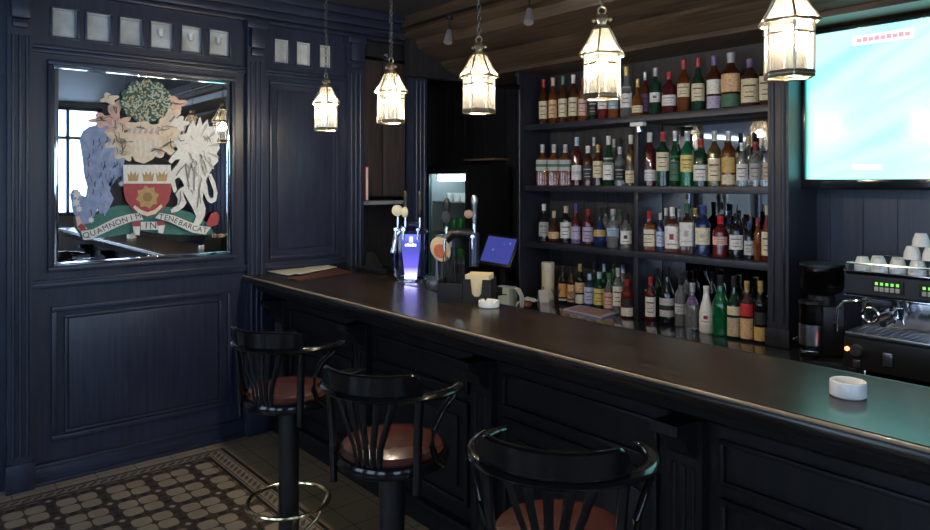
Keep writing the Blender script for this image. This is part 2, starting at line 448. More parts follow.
shape('grassy_mound', [(88, 425), (95, 400), (130, 395), (190, 368), (262, 366), (330, 372), (380, 385), (425, 412), (440, 440), (400, 442), (320, 440), (255, 432), (180, 446), (110, 452)], A_G)
# left supporter, a bear
shape('bear_supporter', [(100, 200), (108, 180), (125, 168), (140, 165), (152, 150), (165, 158), (178, 152), (185, 170), (200, 180), (206, 195), (212, 215), (216, 240), (212, 262), (216, 290), (214, 310), (206, 320), (204, 306), (206, 292), (196, 298), (184, 312), (178, 322), (172, 316), (180, 300), (192, 288), (186, 300), (176, 330), (186, 350), (176, 372), (168, 385), (150, 388), (148, 370), (138, 392), (130, 400), (126, 412), (100, 415), (92, 400), (82, 380), (80, 358), (76, 340), (84, 326), (96, 330), (106, 342), (116, 345), (120, 320), (112, 290), (108, 250)], A_BL, label='grey blue standing bear')
for k, (x, y, r) in enumerate([(92, 338, 14), (90, 360, 12), (98, 376, 9), (205, 312, 8), (128, 404, 9)]):
    shape('claw_tuft', [(x + r * math.cos(a) * (1 if j % 2 else .55), y + r * math.sin(a) * (1 if j % 2 else .55)) for j, a in enumerate([i * math.pi / 7 for i in range(14)])], A_W, z=.009)
# mantling
def leafblob(cx, cy, rx, ry, n, m, seed, name='mantling_leaf', amp=.3):
    rnd = random.Random(seed); pts = []
    N = n * 6
    for i in range(N):
        a = 2 * math.pi * i / N; k = 1 + amp * math.sin(n * a + seed) + rnd.uniform(-.05, .05)
        pts.append((cx + rx * k * math.cos(a), cy + ry * k * math.sin(a)))
    shape(name, pts, m)
for i, (cx, cy, rx, ry, n, m) in enumerate([(175, 98, 20, 13, 4, A_CR), (190, 128, 16, 26, 3, A_PK), (160, 152, 30, 16, 5, A_PK), (195, 165, 34, 24, 6, A_PK), (205, 205, 36, 32, 7, A_CR), (215, 236, 26, 16, 5, A_CR),
        (340, 112, 26, 18, 4, A_PK), (330, 142, 22, 22, 4, A_CR), (318, 170, 34, 20, 5, A_CR), (322, 205, 32, 28, 6, A_CR), (300, 225, 32, 18, 5, A_CR), (348, 160, 24, 16, 5, A_W), (258, 175, 38, 26, 5, A_CR)]):
    leafblob(cx, cy, rx, ry, n, m, i + 3)
shape('helmet', [(232, 178), (262, 170), (292, 178), (306, 205), (300, 232), (284, 250), (262, 262), (240, 256), (226, 232), (224, 204)], A_CR)
for k in range(5):
    x = 236 + k * 13; shape('helmet_bar', [(x, 200), (x + 5, 198), (x + 7, 240), (x + 3, 246)], A_W)
for k in range(12):
    x = 226 + k * 7; shape('torse_fold', [(x, 184), (x + 6, 172), (x + 9, 174), (x + 4, 188)], A_PK if k % 2 else A_W)
# bush
rnd = random.Random(5); pts = []
for i in range(60):
    a = 2 * math.pi * i / 60; k = 1 + .05 * math.sin(11 * a) + rnd.uniform(-.03, .03)
    pts.append((265 + 63 * k * math.cos(a), 104 + 53 * k * math.sin(a)))
shape('bush', pts, mat('painted_dark_leaves', (.05, .13, .10), .5, noise=.3, nscale=40))
b = MB()
for i in range(300):
    a = rnd.uniform(0, 2 * math.pi); r = math.sqrt(rnd.random()) * 1.0
    cx, cy = 265 + 62 * r * math.cos(a), 104 + 52 * r * math.sin(a); th = rnd.uniform(0, math.pi); l, w = rnd.uniform(3.5, 6.0), rnd.uniform(1.5, 2.6)
    P = [(cx + l * math.cos(th), cy + l * math.sin(th)), (cx - w * math.sin(th), cy + w * math.cos(th)), (cx - l * math.cos(th), cy - l * math.sin(th)), (cx + w * math.sin(th), cy - w * math.cos(th))]
    b.mi = 0 if rnd.random() < .8 else 1
    b.prism([crop2(*p) for p in P], (.0008, 0, 0), (.0378 + .00001 * i, 0, 0), (0, 1, 0), (0, 0, 1))
bl = b.build('bush_leaves', [A_LEAF, A_GO], mir); bl['kind'] = 'stuff'
# griffin
shape('griffin_supporter', [(335, 205), (350, 190), (366, 186), (372, 170), (384, 150), (392, 168), (402, 142), (408, 165), (420, 150), (424, 168), (440, 168), (438, 182), (450, 190), (444, 205), (452, 222), (444, 236), (448, 256), (436, 268), (426, 285), (418, 300), (412, 330), (408, 350), (416, 375), (414, 392), (404, 412), (392, 424), (382, 418), (392, 396), (384, 376), (370, 352), (358, 330), (362, 348), (368, 360), (360, 372), (346, 382), (330, 386), (328, 378), (344, 366), (346, 350), (340, 338), (350, 326), (362, 318), (356, 304), (348, 296), (338, 302), (344, 330), (336, 336), (330, 318), (324, 296), (330, 280), (346, 262), (352, 250), (340, 252), (330, 262), (322, 256), (332, 240), (346, 226)], A_W, label='white winged griffin')
shape('griffin_tail', [(414, 298), (420, 318), (423, 340), (428, 350), (436, 346), (436, 330), (428, 310), (422, 290), (430, 286), (440, 310), (446, 336), (442, 356), (430, 362), (420, 356), (413, 340), (408, 316)], A_W)
for k in range(14):
    a = R(-75 + k * 13); r0, r1 = 26, 50 + 4 * (k % 2); cx, cy = 392, 226
    P = [(cx + r0 * math.cos(a - .05), cy + r0 * 1.25 * math.sin(a - .05)), (cx + r1 * math.cos(a - .07), cy + r1 * 1.25 * math.sin(a - .07)), (cx + (r1 + 6) * math.cos(a), cy + (r1 + 6) * 1.25 * math.sin(a)), (cx + r1 * math.cos(a + .05), cy + r1 * 1.25 * math.sin(a + .05))]
    shape('wing_feather', P, mat('painted_feather_grey', (.5, .49, .47), .5, noise=.2) if k % 2 else A_W)
for (x0, y0, x1, y1) in [(362, 262, 372, 320), (386, 270, 384, 330), (352, 214, 372, 210), (398, 330, 392, 372), (350, 345, 362, 342), (350, 356, 362, 354)]:
    shape('body_line', [(x0, y0), (x0 + 3, y0), (x1 + 3, y1), (x1, y1)], mat('painted_line_grey', (.3, .28, .27), .6, noise=.1))
# shield
shape('shield', [(208, 266), (326, 266), (328, 330), (322, 356), (304, 380), (268, 396), (234, 380), (214, 356), (208, 330)], A_R, label='red shield')
shape('shield_chief', [(207, 265), (327, 265), (329, 312), (208, 312)], A_W)
for cx in (232, 270, 304):
    shape('crown', [(cx - 15, 284), (cx - 8, 292), (cx - 7, 280), (cx, 290), (cx + 7, 280), (cx + 8, 292), (cx + 15, 284), (cx + 12, 306), (cx - 12, 306)], A_GO)
shape('rose', [(268 + (30 if i % 2 else 23) * math.cos(i * math.pi / 8 + .2), 346 + (30 if i % 2 else 23) * math.sin(i * math.pi / 8 + .2)) for i in range(16)], A_GO)
shape('rose_centre', [(268 + 12 * math.cos(i * math.pi / 6), 346 + 12 * math.sin(i * math.pi / 6)) for i in range(12)], mat('painted_deep_gold', (.34, .2, .08), .5, noise=.2))
shape('rose_scroll', [(236, 366), (252, 378), (268, 384), (286, 378), (302, 364), (306, 370), (288, 388), (268, 394), (248, 388), (232, 372)], A_CR)
A_LN = mat('painted_brown_line', (.24, .15, .11), .6, noise=.1)
A_LB = mat('painted_navy_line', (.07, .09, .17), .6, noise=.1)
A_HI = mat('painted_pale_blue_line', (.42, .48, .62), .6, noise=.1)
def stroke(name, pts, w, m, z=.0372):
    b = MB(); n = len(pts)
    L, Q = [], []
    for i, p in enumerate(pts):
        a, c = pts[max(i - 1, 0)], pts[min(i + 1, n - 1)]; dx, dy = c[0] - a[0], c[1] - a[1]; l = math.hypot(dx, dy) or 1
        k = w * (.35 + .65 * math.sin(math.pi * (i + .5) / n)); L.append((p[0] - dy / l * k, p[1] + dx / l * k)); Q.append((p[0] + dy / l * k, p[1] - dx / l * k))
    for i in range(n - 1): b.prism([crop2(*L[i]), crop2(*L[i + 1]), crop2(*Q[i + 1]), crop2(*Q[i])], (.0006, 0, 0), (z, 0, 0), (0, 1, 0), (0, 0, 1))
    b.build(name, m, mir)
rnd = random.Random(11)
for (cx, cy, rx, ry, n) in [(175, 98, 16, 10, 3), (190, 130, 12, 22, 4), (160, 152, 24, 12, 5), (195, 165, 28, 20, 7), (205, 205, 30, 28, 8), (215, 236, 22, 12, 4), (340, 112, 20, 14, 3), (330, 142, 16, 18, 4), (318, 170, 28, 16, 5), (322, 205, 26, 24, 7), (300, 228, 26, 14, 5), (258, 172, 20, 8, 3)]:
    for k in range(n):
        a = rnd.uniform(0, 6.28); x0, y0 = cx + rx * .9 * math.cos(a), cy + ry * .9 * math.sin(a); x1, y1 = cx - rx * .3 * math.cos(a + .8), cy - ry * .3 * math.sin(a + .8)
        mx_, my_ = (x0 + x1) / 2 + rnd.uniform(-7, 7), (y0 + y1) / 2 + rnd.uniform(-7, 7)
        stroke('mantling_line', [(x0, y0), ((x0 + mx_) / 2 + 2, (y0 + my_) / 2), (mx_, my_), (x1, y1)], rnd.uniform(.9, 2.2), rnd.choice([A_LN, A_LN, A_W, A_PK, A_CR]))
for k in range(46):
    t_ = rnd.random(); y0 = 180 + 200 * t_; x0 = rnd.uniform(110, 205) if y0 < 300 else rnd.uniform(120, 168)
    stroke('fur_line', [(x0, y0), (x0 + rnd.uniform(-2, 3), y0 + 7), (x0 + rnd.uniform(-6, 4), y0 + 15)], rnd.uniform(.8, 1.8), rnd.choice([A_LB, A_HI, A_LB]))
for k in range(30):
    x0, y0 = rnd.uniform(360, 425), rnd.uniform(185, 330)
    stroke('plumage_line', [(x0, y0), (x0 + 4, y0 + 5), (x0 + 5, y0 + 12)], rnd.uniform(.8, 1.5), MATS['painted_line_grey'])
for pts in ([(345, 195), (352, 205), (362, 202)], [(384, 250), (374, 280), (372, 300)], [(366, 262), (352, 275), (340, 292)], [(404, 300), (398, 330), (402, 362)], [(350, 330), (352, 350), (346, 366)]):
    stroke('plumage_line', pts, 1.6, MATS['painted_line_grey'])
# motto ribbon
def c7(x, y): return mp(75 + x / 12.4, 205 + y / 12.4)
def c8(x, y): return mp(140 + x / 10.94, 205 + y / 10.94)
shape('motto_ribbon', [(60, 320), (200, 300), (330, 235), (480, 160), (640, 115), (790, 95), (830, 180), (690, 200), (540, 255), (420, 310), (300, 365), (180, 425), (90, 430)], A_W, c7)
shape('motto_ribbon', [(150, 140), (200, 85), (350, 110), (520, 180), (640, 225), (760, 240), (700, 320), (560, 300), (440, 245), (300, 180)], A_W, c8)
shape('motto_ribbon', [(800, 205), (1010, 205), (1010, 305), (800, 305)], A_W, c7)
shape('ribbon_fold', [(690, 215), (790, 200), (800, 270), (700, 260)], A_R, c7); shape('ribbon_fold', [(700, 262), (790, 262), (785, 375), (715, 360)], A_W, c7)
shape('ribbon_fold', [(165, 180), (250, 175), (250, 225), (175, 225)], A_R, c8); shape('ribbon_fold', [(180, 225), (260, 215), (235, 310), (185, 300)], A_W, c8)
shape('ribbon_fold', [(-10, 150), (40, 130), (70, 220), (140, 290), (60, 320), (20, 290)], A_PK, c7); shape('ribbon_fold', [(15, 265), (60, 225), (110, 260), (120, 305), (60, 320)], A_R, c7)
shape('ribbon_fold', [(700, 210), (760, 90), (820, 70), (850, 120), (830, 210), (760, 235)], A_R, c8)
def letters(txt, pts, fn, size):
    n = len(txt); cum = [0]
    for p, q in zip(pts, pts[1:]): cum.append(cum[-1] + math.dist(p, q))
    for i, ch in enumerate(txt):
        D = i / (n - 1) * cum[-1]; k = 0
        while k < len(pts) - 2 and D > cum[k + 1]: k += 1
        u = (D - cum[k]) / (cum[k + 1] - cum[k])
        P = [pts[k][j] * (1 - u) + pts[k + 1][j] * u for j in (0, 1)]
        a, c = fn(*pts[k]), fn(*pts[k + 1]); ang = math.atan2(c[1] - a[1], c[0] - a[0])
        cu = bpy.data.curves.new('motto_letter', 'FONT'); cu.body = ch; cu.size = size; cu.align_x = 'CENTER'; cu.align_y = 'CENTER'; cu.extrude = .0004
        tmp = bpy.data.objects.new('tmp', cu); C.objects.link(tmp)
        me = bpy.data.meshes.new_from_object(tmp.evaluated_get(bpy.context.evaluated_depsgraph_get()))
        bpy.data.objects.remove(tmp); me.materials.clear(); me.materials.append(A_DK)
        o = bpy.data.objects.new('motto_letter', me); C.objects.link(o); o.parent = mir
        Y, Z = fn(*P); o.location = (.0415, Y, Z)
        o.rotation_euler = Matrix(((0, 0, 1), (1, 0, 0), (0, 1, 0))).to_euler()
        o.rotation_euler = (Matrix(((0, 0, 1), (1, 0, 0), (0, 1, 0))) @ Matrix.Rotation(ang, 3, 'Z')).to_euler()
bpy.context.view_layer.update()
letters('QUAMNONIM', [(125, 372), (260, 330), (400, 262), (540, 205), (680, 160), (765, 138)], c7, .046)
letters('TENEBARCAT', [(215, 130), (330, 150), (450, 205), (580, 255), (690, 275)], c8, .048)
letters('IN', [(865, 255), (950, 255)], c7, .058)

# ------------------------------------------------------------------ BAR
YF, YB = 1.935, 2.50
XE = 1.7
top = thing('bar_countertop', 'long glossy dark wooden bar top with rounded front edge', 'countertop', (0, 0, 0))
b = MB()
b.prism([(YF, ZC - .035), (YF + .004, ZC - .012), (YF + .014, ZC), (YB, ZC), (YB, ZC - .05), (YF + .014, ZC - .05), (YF + .004, ZC - .045)], (XE - XL - .005, 0, 0), (XL + .005, 0, 0), (0, 1, 0), (0, 0, 1))
b.build('top_board', M_TOP, top)
b = MB(); b.cyl((XL + .006, YF + .007, ZC - .008), (XE, YF + .007, ZC - .008), .0065, seg=12); eo = b.build('painted_edge_highlight', mat('edge_highlight_tan', (.30, .22, .14), .25, noise=.4, nscale=25, coat=.3), top); eo['label'] = 'pale painted highlight along rounded edge'  # pale tan tube: lantern highlight along the front edge put into its colour
b = MB(); b.box(XL + .005, -3.10, YB + .001, 2.92, ZC - .05, ZC, .004); b.build('return_board', M_TOP, top)
b = MB(); b.box(-3.098, XE, YB + .001, YB + .02, ZC - .05, ZC - .0005, .004); b.build('rear_lip', M_BLACK, top)
bar = thing('panelled_bar_counter', 'black panelled bar front with brackets below the counter', 'bar', (0, 0, 0))
BY = 2.16
b = MB(); b.box(XL + .055, XE, BY, BY + .1, 0, ZC - .052); b.box(XL + .055, -3.12, 2.82, 2.9, 0, ZC - .052); b.box(-3.2, -3.12, BY + .1, 2.82, 0, ZC - .052)
b.build('body', M_BAR, bar)
b = MB()
b.prism([(YF + .045, ZC - .051), (YF + .05, ZC - .075), (YF + .075, ZC - .085), (YF + .085, ZC - .115), (YF + .13, ZC - .13), (BY, ZC - .175), (BY, ZC - .051)], (XE - XL - .06, 0, 0), (XL + .055, 0, 0), (0, 1, 0), (0, 0, 1))
b.build('cornice', M_BAR, bar)
b = MB(); b.box(XL + .055, XE, BY - .03, BY, 0, .11, .006); b.box(XL + .055, XE, BY - .045, BY, .11, .13, .005); b.build('plinth', M_BAR, bar)
pil_x = [-4.5, -3.45, -2.40, -1.35, -.30, .75]
def xframe(b, x0, x1, z0, z1, w, y, d, bev=.004):
    b.box(x0, x1, y - d, y, z0, z0 + w, bev); b.box(x0, x1, y - d, y, z1 - w, z1, bev)
    b.box(x0, x0 + w, y - d, y, z0 + w, z1 - w, bev); b.box(x1 - w, x1, y - d, y, z0 + w, z1 - w, bev)
for i, x in enumerate(pil_x):
    b = MB(); b.box(x - .07, x + .07, BY - .035, BY, .13, ZC - .17)
    for k in (-1, 0, 1): b.cyl((x + k * .036, BY - .036, .2), (x + k * .036, BY - .036, ZC - .33), .009, seg=8)
    b.build('pilaster', M_BAR, bar)
    b = MB(); b.prism([(BY - .036, ZC - .17), (BY - .15, ZC - .165), (BY - .155, ZC - .20), (BY - .10, ZC - .225), (BY - .085, ZC - .27), (BY - .036, ZC - .30)], (.1, 0, 0), (x - .05, 0, 0), (0, 1, 0), (0, 0, 1))
    b.cyl((x - .056, BY - .12, ZC - .195), (x + .056, BY - .12, ZC - .195), .022, seg=14)
    b.build('corbel', M_BAR, bar)
    if i < len(pil_x) - 1:
        xa, xb = x + .12, pil_x[i + 1] - .12
        b = MB(); xframe(b, xa, xb, ZC - .37, ZC - .215, .018, BY, .018); b.build('frieze_panel', M_BAR, bar)
        b = MB(); xframe(b, xa, xb, .2, ZC - .41, .025, BY, .02); b.box(xa + .08, xb - .08, BY - .014, BY, .28, ZC - .49, .01); b.build('door_panel', M_BAR, bar)

# back counter
bc = thing('back_counter', 'low dark counter along the back wall under the bottle shelves', 'counter', (0, 0, 0))
b = MB(); b.box(-3.97, XE, 3.33, 4.15, ZB - .04, ZB, .004); b.build('worktop', mat('dark_worktop', (.02, .022, .03), .15, noise=.3, coat=.4), bc)
b = MB(); b.box(-3.95, XE, 3.38, 4.14, 0, ZB - .041); b.build('carcass', M_BAR, bc)
for k in range(7):
    x = -3.9 + k * .78
    b = MB(); b.box(x, x + .74, 3.36, 3.379, .1, ZB - .06, .004); dd = b.build('door', M_BAR, bc)
    b = MB(); b.cyl((x + .66, 3.345, .55), (x + .66, 3.345, .67), .007, seg=8); b.build('handle', M_BRASS, dd)

# ------------------------------------------------------------------ SHELVING
YS = 3.85; YM = 4.15
sx0, sx1 = on_y(536, 3.98)[0], on_y(772, YS)[0]
unit = thing('bottle_shelving', 'tall dark bottle shelving unit with fluted posts and mirrored back', 'shelving', (0, 0, 0))
def post(x0, x1, name='post'):
    b = MB(); b.box(x0, x1, YS - .05, YM, ZB + .002, 2.60)
    b.box(x0 - .012, x1 + .012, YS - .07, YS - .05, 2.50, 2.60, .008); b.box(x0 - .02, x1 + .02, YS - .085, YS - .05, 2.56, 2.60, .008); b.box(x0 - .01, x1 + .01, YS - .065, YS - .05, ZB + .002, ZB + .1, .005)
    n = 2
    for k in range(n): b.cyl((x0 + (x1 - x0) * (k + .5) / n, YS - .052, ZB + .14), (x0 + (x1 - x0) * (k + .5) / n, YS - .052, 2.46), .011, seg=8)
    return b.build(name, M_SHELFV, unit)
post(on_y(519.5, YS - .05)[0], sx0); post(sx1, on_y(791, YS)[0] + .01)
SZ = [2.19, 1.722, 1.289]
xm = on_y(635, YS)[0]
for z in SZ:
    b = MB(); b.box(sx0 + .001, sx1 - .001, YS, YM - .012, z - .042, z, .003); b.build('shelf', M_SHELF, unit)
for z0, z1 in ((SZ[1], SZ[0]), (SZ[2], SZ[1]), (ZB, SZ[2])):
    b = MB(); b.box(xm - .016, xm + .016, YS + .01, YM - .012, z0 + .001, z1 - .043, .003); b.build('divider', M_SHELFV, unit)
b = MB(); b.box(sx0, xm - .02, YM - .01, YM, ZB + .002, 2.60)
for k in range(8): b.box(sx0 + .02 + k * .11, sx0 + .028 + k * .11, YM - .014, YM - .01, ZB + .002, 2.6)
b.box(xm - .02, sx1, YM - .01, YM, SZ[0] - .02, 2.60)
b.build('back_board', M_BACKP, unit)
b = MB(); b.box(xm - .02, sx1, YM - .008, YM, ZB + .002, SZ[0] - .022); b.build('back_mirror', M_MIRROR2, unit)
# little shelf light over the divider
sl = thing('shelf_clip_light', 'small white clip light under the top shelf above the divider', 'light', (xm + .03, YS - .005, SZ[0] - .046))
b = MB(); b.box(-.05, .05, -.025, .02, -.026, 0, .004); b.build('housing', M_PORC, sl)
b = MB(); b.cyl((0, -.0, -.026), (0, .01, -.06), .02, .026, 12); b.build('lens', M_CHROME, sl)

# ------------------------------------------------------------------ BOTTLES
LIQ = {
 'amber': ((.40, .10, .015), .6), 'orange': ((.55, .16, .03), .55), 'dark amber': ((.16, .045, .010), .5), 'brown': ((.12, .04, .02), .4),
 'red': ((.26, .02, .015), .4), 'dark red': ((.13, .012, .015), .3), 'green': ((.02, .18, .07), .6), 'bright green': ((.015, .30, .11), .5),
 'dark green': ((.015, .08, .035), .4), 'black': ((.012, .012, .016), .2), 'clear': ((.82, .87, .88), .85), 'gold': ((.38, .26, .08), .65),
 'white': ((.82, .81, .77), 0), 'blue': ((.05, .10, .34), .6), 'pale blue': ((.18, .33, .6), .7), 'silver': ((.55, .58, .62), .6)}
COL = {'cream': (.78, .68, .46), 'white': (.80, .78, .74), 'peach': (.78, .50, .27), 'orange': (.75, .36, .12), 'pink': (.78, .48, .40), 'grey': (.45, .46, .46), 'purple': (.17, .11, .28),
       'lilac': (.48, .42, .60), 'black': (.02, .02, .025), 'green': (.06, .17, .10), 'blue': (.05, .09, .28), 'red': (.36, .03, .035), 'gold': (.62, .42, .14), 'silver': (.55, .56, .58),
       'yellow': (.78, .64, .22), 'blue white': (.5, .6, .85), 'beige': (.6, .5, .36), 'dark green': (.02, .07, .04), 'bright red': (.62, .03, .035), 'light blue': (.45, .62, .75), 'brown': (.16, .07, .03), 'dark': (.03, .03, .035)}
def lmat(c):
    nm = 'bottle_label_' + c.replace(' ', '_')
    if nm in MATS: return MATS[nm]
    m = mat(nm, COL[c], .6); nt = m.node_tree; b = nt.nodes['Principled BSDF']
    tc = nt.nodes.new('ShaderNodeTexCoord'); mp = nt.nodes.new('ShaderNodeMapping'); mp.inputs['Scale'].default_value = (60, 60, 190)
    n = nt.nodes.new('ShaderNodeTexNoise'); n.inputs['Scale'].default_value = 1; n.inputs['Detail'].default_value = 3
    cr = nt.nodes.new('ShaderNodeValToRGB'); e = cr.color_ramp.elements
    e[0].position = .36; e[0].color = (*[v * .6 for v in COL[c]], 1); e[1].position = .47; e[1].color = (*COL[c], 1)
    nt.links.new(tc.outputs['Object'], mp.inputs[0]); nt.links.new(mp.outputs[0], n.inputs['Vector']); nt.links.new(n.outputs['Fac'], cr.inputs[0]); nt.links.new(cr.outputs[0], b.inputs['Base Color'])
    return m
def cmat(c): return mat('bottle_cap_' + c.replace(' ', '_'), COL[c], .3, .3 if c in ('gold', 'silver') else 0, noise=.1)
def gmat(l): return mat('bottle_' + l.replace(' ', '_'), LIQ[l][0], .04, 0, min(.85, LIQ[l][1] + .15) if LIQ[l][1] else 0, coat=.7, noise=.08, nscale=8)
ORD = ['first', 'second', 'third', 'fourth', 'fifth', 'sixth', 'seventh', 'eighth', 'ninth', 'tenth', 'eleventh', 'twelfth', 'thirteenth', 'fourteenth', 'fifteenth', 'sixteenth', 'seventeenth', 'eighteenth', 'nineteenth', 'twentieth', 'twenty-first', 'twenty-second']
def profile(kind, r, h):
    if kind == 'round': p = [(r * .9, 0), (r, .012), (r, .60), (r * .93, .66), (r * .55, .73), (r * .38, .78), (r * .36, .92)]
    elif kind == 'square': p = [(r * .92, 0), (r, .012), (r, .62), (r * .95, .66), (r * .5, .71), (r * .34, .74), (r * .33, .90)]
    elif kind == 'squat': p = [(r * .75, 0), (r * .95, .06), (r, .25), (r * .92, .42), (r * .6, .54), (r * .3, .62), (r * .26, .88)]
    elif kind == 'tall': p = [(r * .92, 0), (r, .012), (r, .50), (r * .85, .58), (r * .52, .68), (r * .38, .75), (r * .34, .92)]
    elif kind == 'bulge': p = [(r * .85, 0), (r * .9, .02), (r * .88, .3), (r, .55), (r * .9, .63), (r * .45, .70), (r * .42, .80), (r * .34, .90)]
    elif kind == 'sloped': p = [(r * .85, 0), (r, .03), (r, .42), (r * .8, .56), (r * .5, .72), (r * .36, .86), (r * .34, .93)]
    return [(a, (z if z > 1e-6 else 0) * h) for a, z in p]
def rad_at(p, z):
    for (r0, z0), (r1, z1) in zip(p, p[1:]):
        if z0 <= z <= z1: return r0 + (r1 - r0) * (z - z0) / max(1e-6, z1 - z0)
    return p[-1][0]
def patch(b, p, z0, z1, half, off, n, steps=10, rows=3, c=0):
    """curved strip wrapped on the bottle around its front (-Y)"""
    g = []
    for j in range(rows + 1):
        z = z0 + (z1 - z0) * j / rows; row = []
        r = rad_at(p, z)
        for i in range(steps + 1):
            a = -math.pi / 2 + c + half * (2 * i / steps - 1); ca, sa = math.cos(a), math.sin(a)
            q = (abs(ca) ** n + abs(sa) ** n) ** (-1 / n) if n != 2 else 1
            row.append(b.bm.verts.new(((r * q + off) * ca, (r * q + off) * sa, z)))
        g.append(row)
    fs = [b.bm.faces.new((g[j][i], g[j][i + 1], g[j + 1][i + 1], g[j + 1][i])) for j in range(rows) for i in range(steps)]
    b._tag(fs)
def bottle(px, ytop, wpx, kind, liq, lab, cap, Y, zb, label, group, lr=(.14, .52), extra=None, pour=False):
    X, d = on_y(px, Y); r = wpx * d / 698 / 2 * 1.06; zt = zat(ytop, d); h = max(.16, min(.36, zt - zb))
    face = math.atan2(-X, Y) * .8       # turned towards the guests
    t = thing('liquor_bottle', label, 'bottle', (X, Y, zb + .0005), face, group)
    n = 5 if kind == 'square' else 2
    p = profile(kind, r, h)
    seg = 20
    fill = 1
    b = MB()
    capz = p[-1][1]
    if kind == 'square':
        # square section body, round neck
        k = 4; b.lathe(p[:k], seg, n=n); b.lathe(p[k - 1:], seg)
    else: b.lathe(p, seg)
    b.build('glass_body', gmat(liq), t)
    if lab:
        b = MB(); patch(b, p, lr[0] * h, lr[1] * h, 1.15, .0012, n)
        ms = [lmat(lab)]
        ex = extra or (('band', 'dark') if lab not in ('dark', 'black') else ('band', 'silver'))
        ms.append(lmat(ex[1])); b.mi = 1
        z0, z1 = lr[0] * h, lr[1] * h; dz = z1 - z0
        if ex[0] == 'band': patch(b, p, z0 + dz * .68, z0 + dz * .74, .75, .0020, n); patch(b, p, z0 + dz * .22, z0 + dz * .26, .55, .0020, n); patch(b, p, z0 + dz * .42, z0 + dz * .45, .45, .0020, n)
        elif ex[0] == 'dot': patch(b, p, z0 + dz * .40, z0 + dz * .66, .28, .0020, n); patch(b, p, z0 + dz * .18, z0 + dz * .22, .6, .0020, n)
        elif ex[0] == 'foot': patch(b, p, .02 * h, z0 - .01 * h, 1.1, .0012, n); patch(b, p, z0 + dz * .6, z0 + dz * .66, .6, .0020, n)
        elif ex[0] == 'low': patch(b, p, .04 * h, z0 - .04 * h, 1.1, .0015, n)
        elif ex[0] == 'stripe': patch(b, p, z0 + dz * .35, z0 + dz * .62, 1.1, .0020, n)
        b.build('label', ms, t)
    rn = p[-1][0]
    b = MB()
    if cap:
        b.lathe([(rn * 1.12, capz - .10 * h), (rn * 1.12, capz), (rn * 1.2, capz + .002), (rn * 1.2, h * .995), (rn * 1.05, h)], 14)
        b.build('cap', cmat(cap), t)
    if pour:
        b = MB(); b.cyl((0, 0, h), (.004, 0, h + .05), .005, .003, 8); b.build('pourer', M_CHROME if pour == 'c' else M_BLACK, t)
    return t
def row(rows, Y, zb, where, group, default_lr=(.14, .5), start=0, offset=0):
    for i, q in enumerate(rows):
        px, yt, w, kind, liq, lab, cap = q[:7]; kw = q[7] if len(q) > 7 else {}
        yy = kw.pop('Y', Y); ls = kw.pop('name', None)
        gl = 'white plastic' if liq == 'white' else (liq + ' glass' if liq in ('clear', 'black') else liq)
        L = f'{gl} bottle' + (f', {lab} label' if lab else ', no label') + (f', {cap} cap' if cap else '') + f', {ORD[i + offset]} from left {where}'
        if len(L.replace(',', ' ').split()) > 16: L = L.replace(f', {cap} cap', '')
        bottle(px, yt, w, kind, liq, lab, cap, yy, zb, ls or L, group, **kw)
r1 = [(543.5, 79, 8.6, 'round', 'dark amber', 'cream', 'red'), (553, 76.5, 8.6, 'round', 'amber', 'peach', 'pink'), (563, 75.5, 8.8, 'round', 'dark amber', 'cream', 'green'), (573.3, 74, 9.2, 'round', 'dark amber', 'cream', 'white'),
 (583, 78, 9, 'round', 'orange', 'pink', 'red'), (593, 80, 9, 'round', 'dark green', 'dark', 'dark'), (603, 78, 10, 'round', 'red', 'white', 'red', dict(lr=(.26, .6))), (613.5, 80, 10, 'round', 'orange', 'light blue', 'gold', dict(lr=(.26, .6))),
 (626.3, 66, 11.5, 'tall', 'clear', 'white', 'gold', dict(lr=(.2, .6))), (637.5, 79, 11, 'squat', 'orange', 'cream', 'gold', dict(lr=(.12, .3))), (645, 72, 8, 'round', 'amber', 'purple', 'silver', dict(Y=4.06)),
 (655.3, 68, 10.5, 'round', 'dark green', 'white', 'grey', dict(lr=(.28, .48), extra=('dot', 'green'))), (669.3, 72, 13.5, 'round', 'dark red', 'white', 'red', dict(lr=(.2, .45))), (683.7, 60, 12, 'round', 'amber', 'cream', 'red', dict(lr=(.3, .55))),
 (698.3, 58, 12.5, 'tall', 'dark green', 'cream', 'red', dict(lr=(.2, .52))), (714, 56, 13.5, 'round', 'dark amber', 'white', 'purple', dict(lr=(.3, .56), extra=('low', 'lilac'))), (731, 53, 18, 'round', 'dark amber', 'peach', 'silver', dict(lr=(.3, .62), extra=('low', 'green'))),
 (750, 59, 16.3, 'round', 'brown', 'cream', 'purple', dict(lr=(.1, .58))), (766.8, 57, 12.8, 'square', 'dark amber', 'cream', 'dark', dict(lr=(.12, .6)))]
row(r1, 3.98, SZ[0], 'on the top shelf', 'bottles on the top shelf')
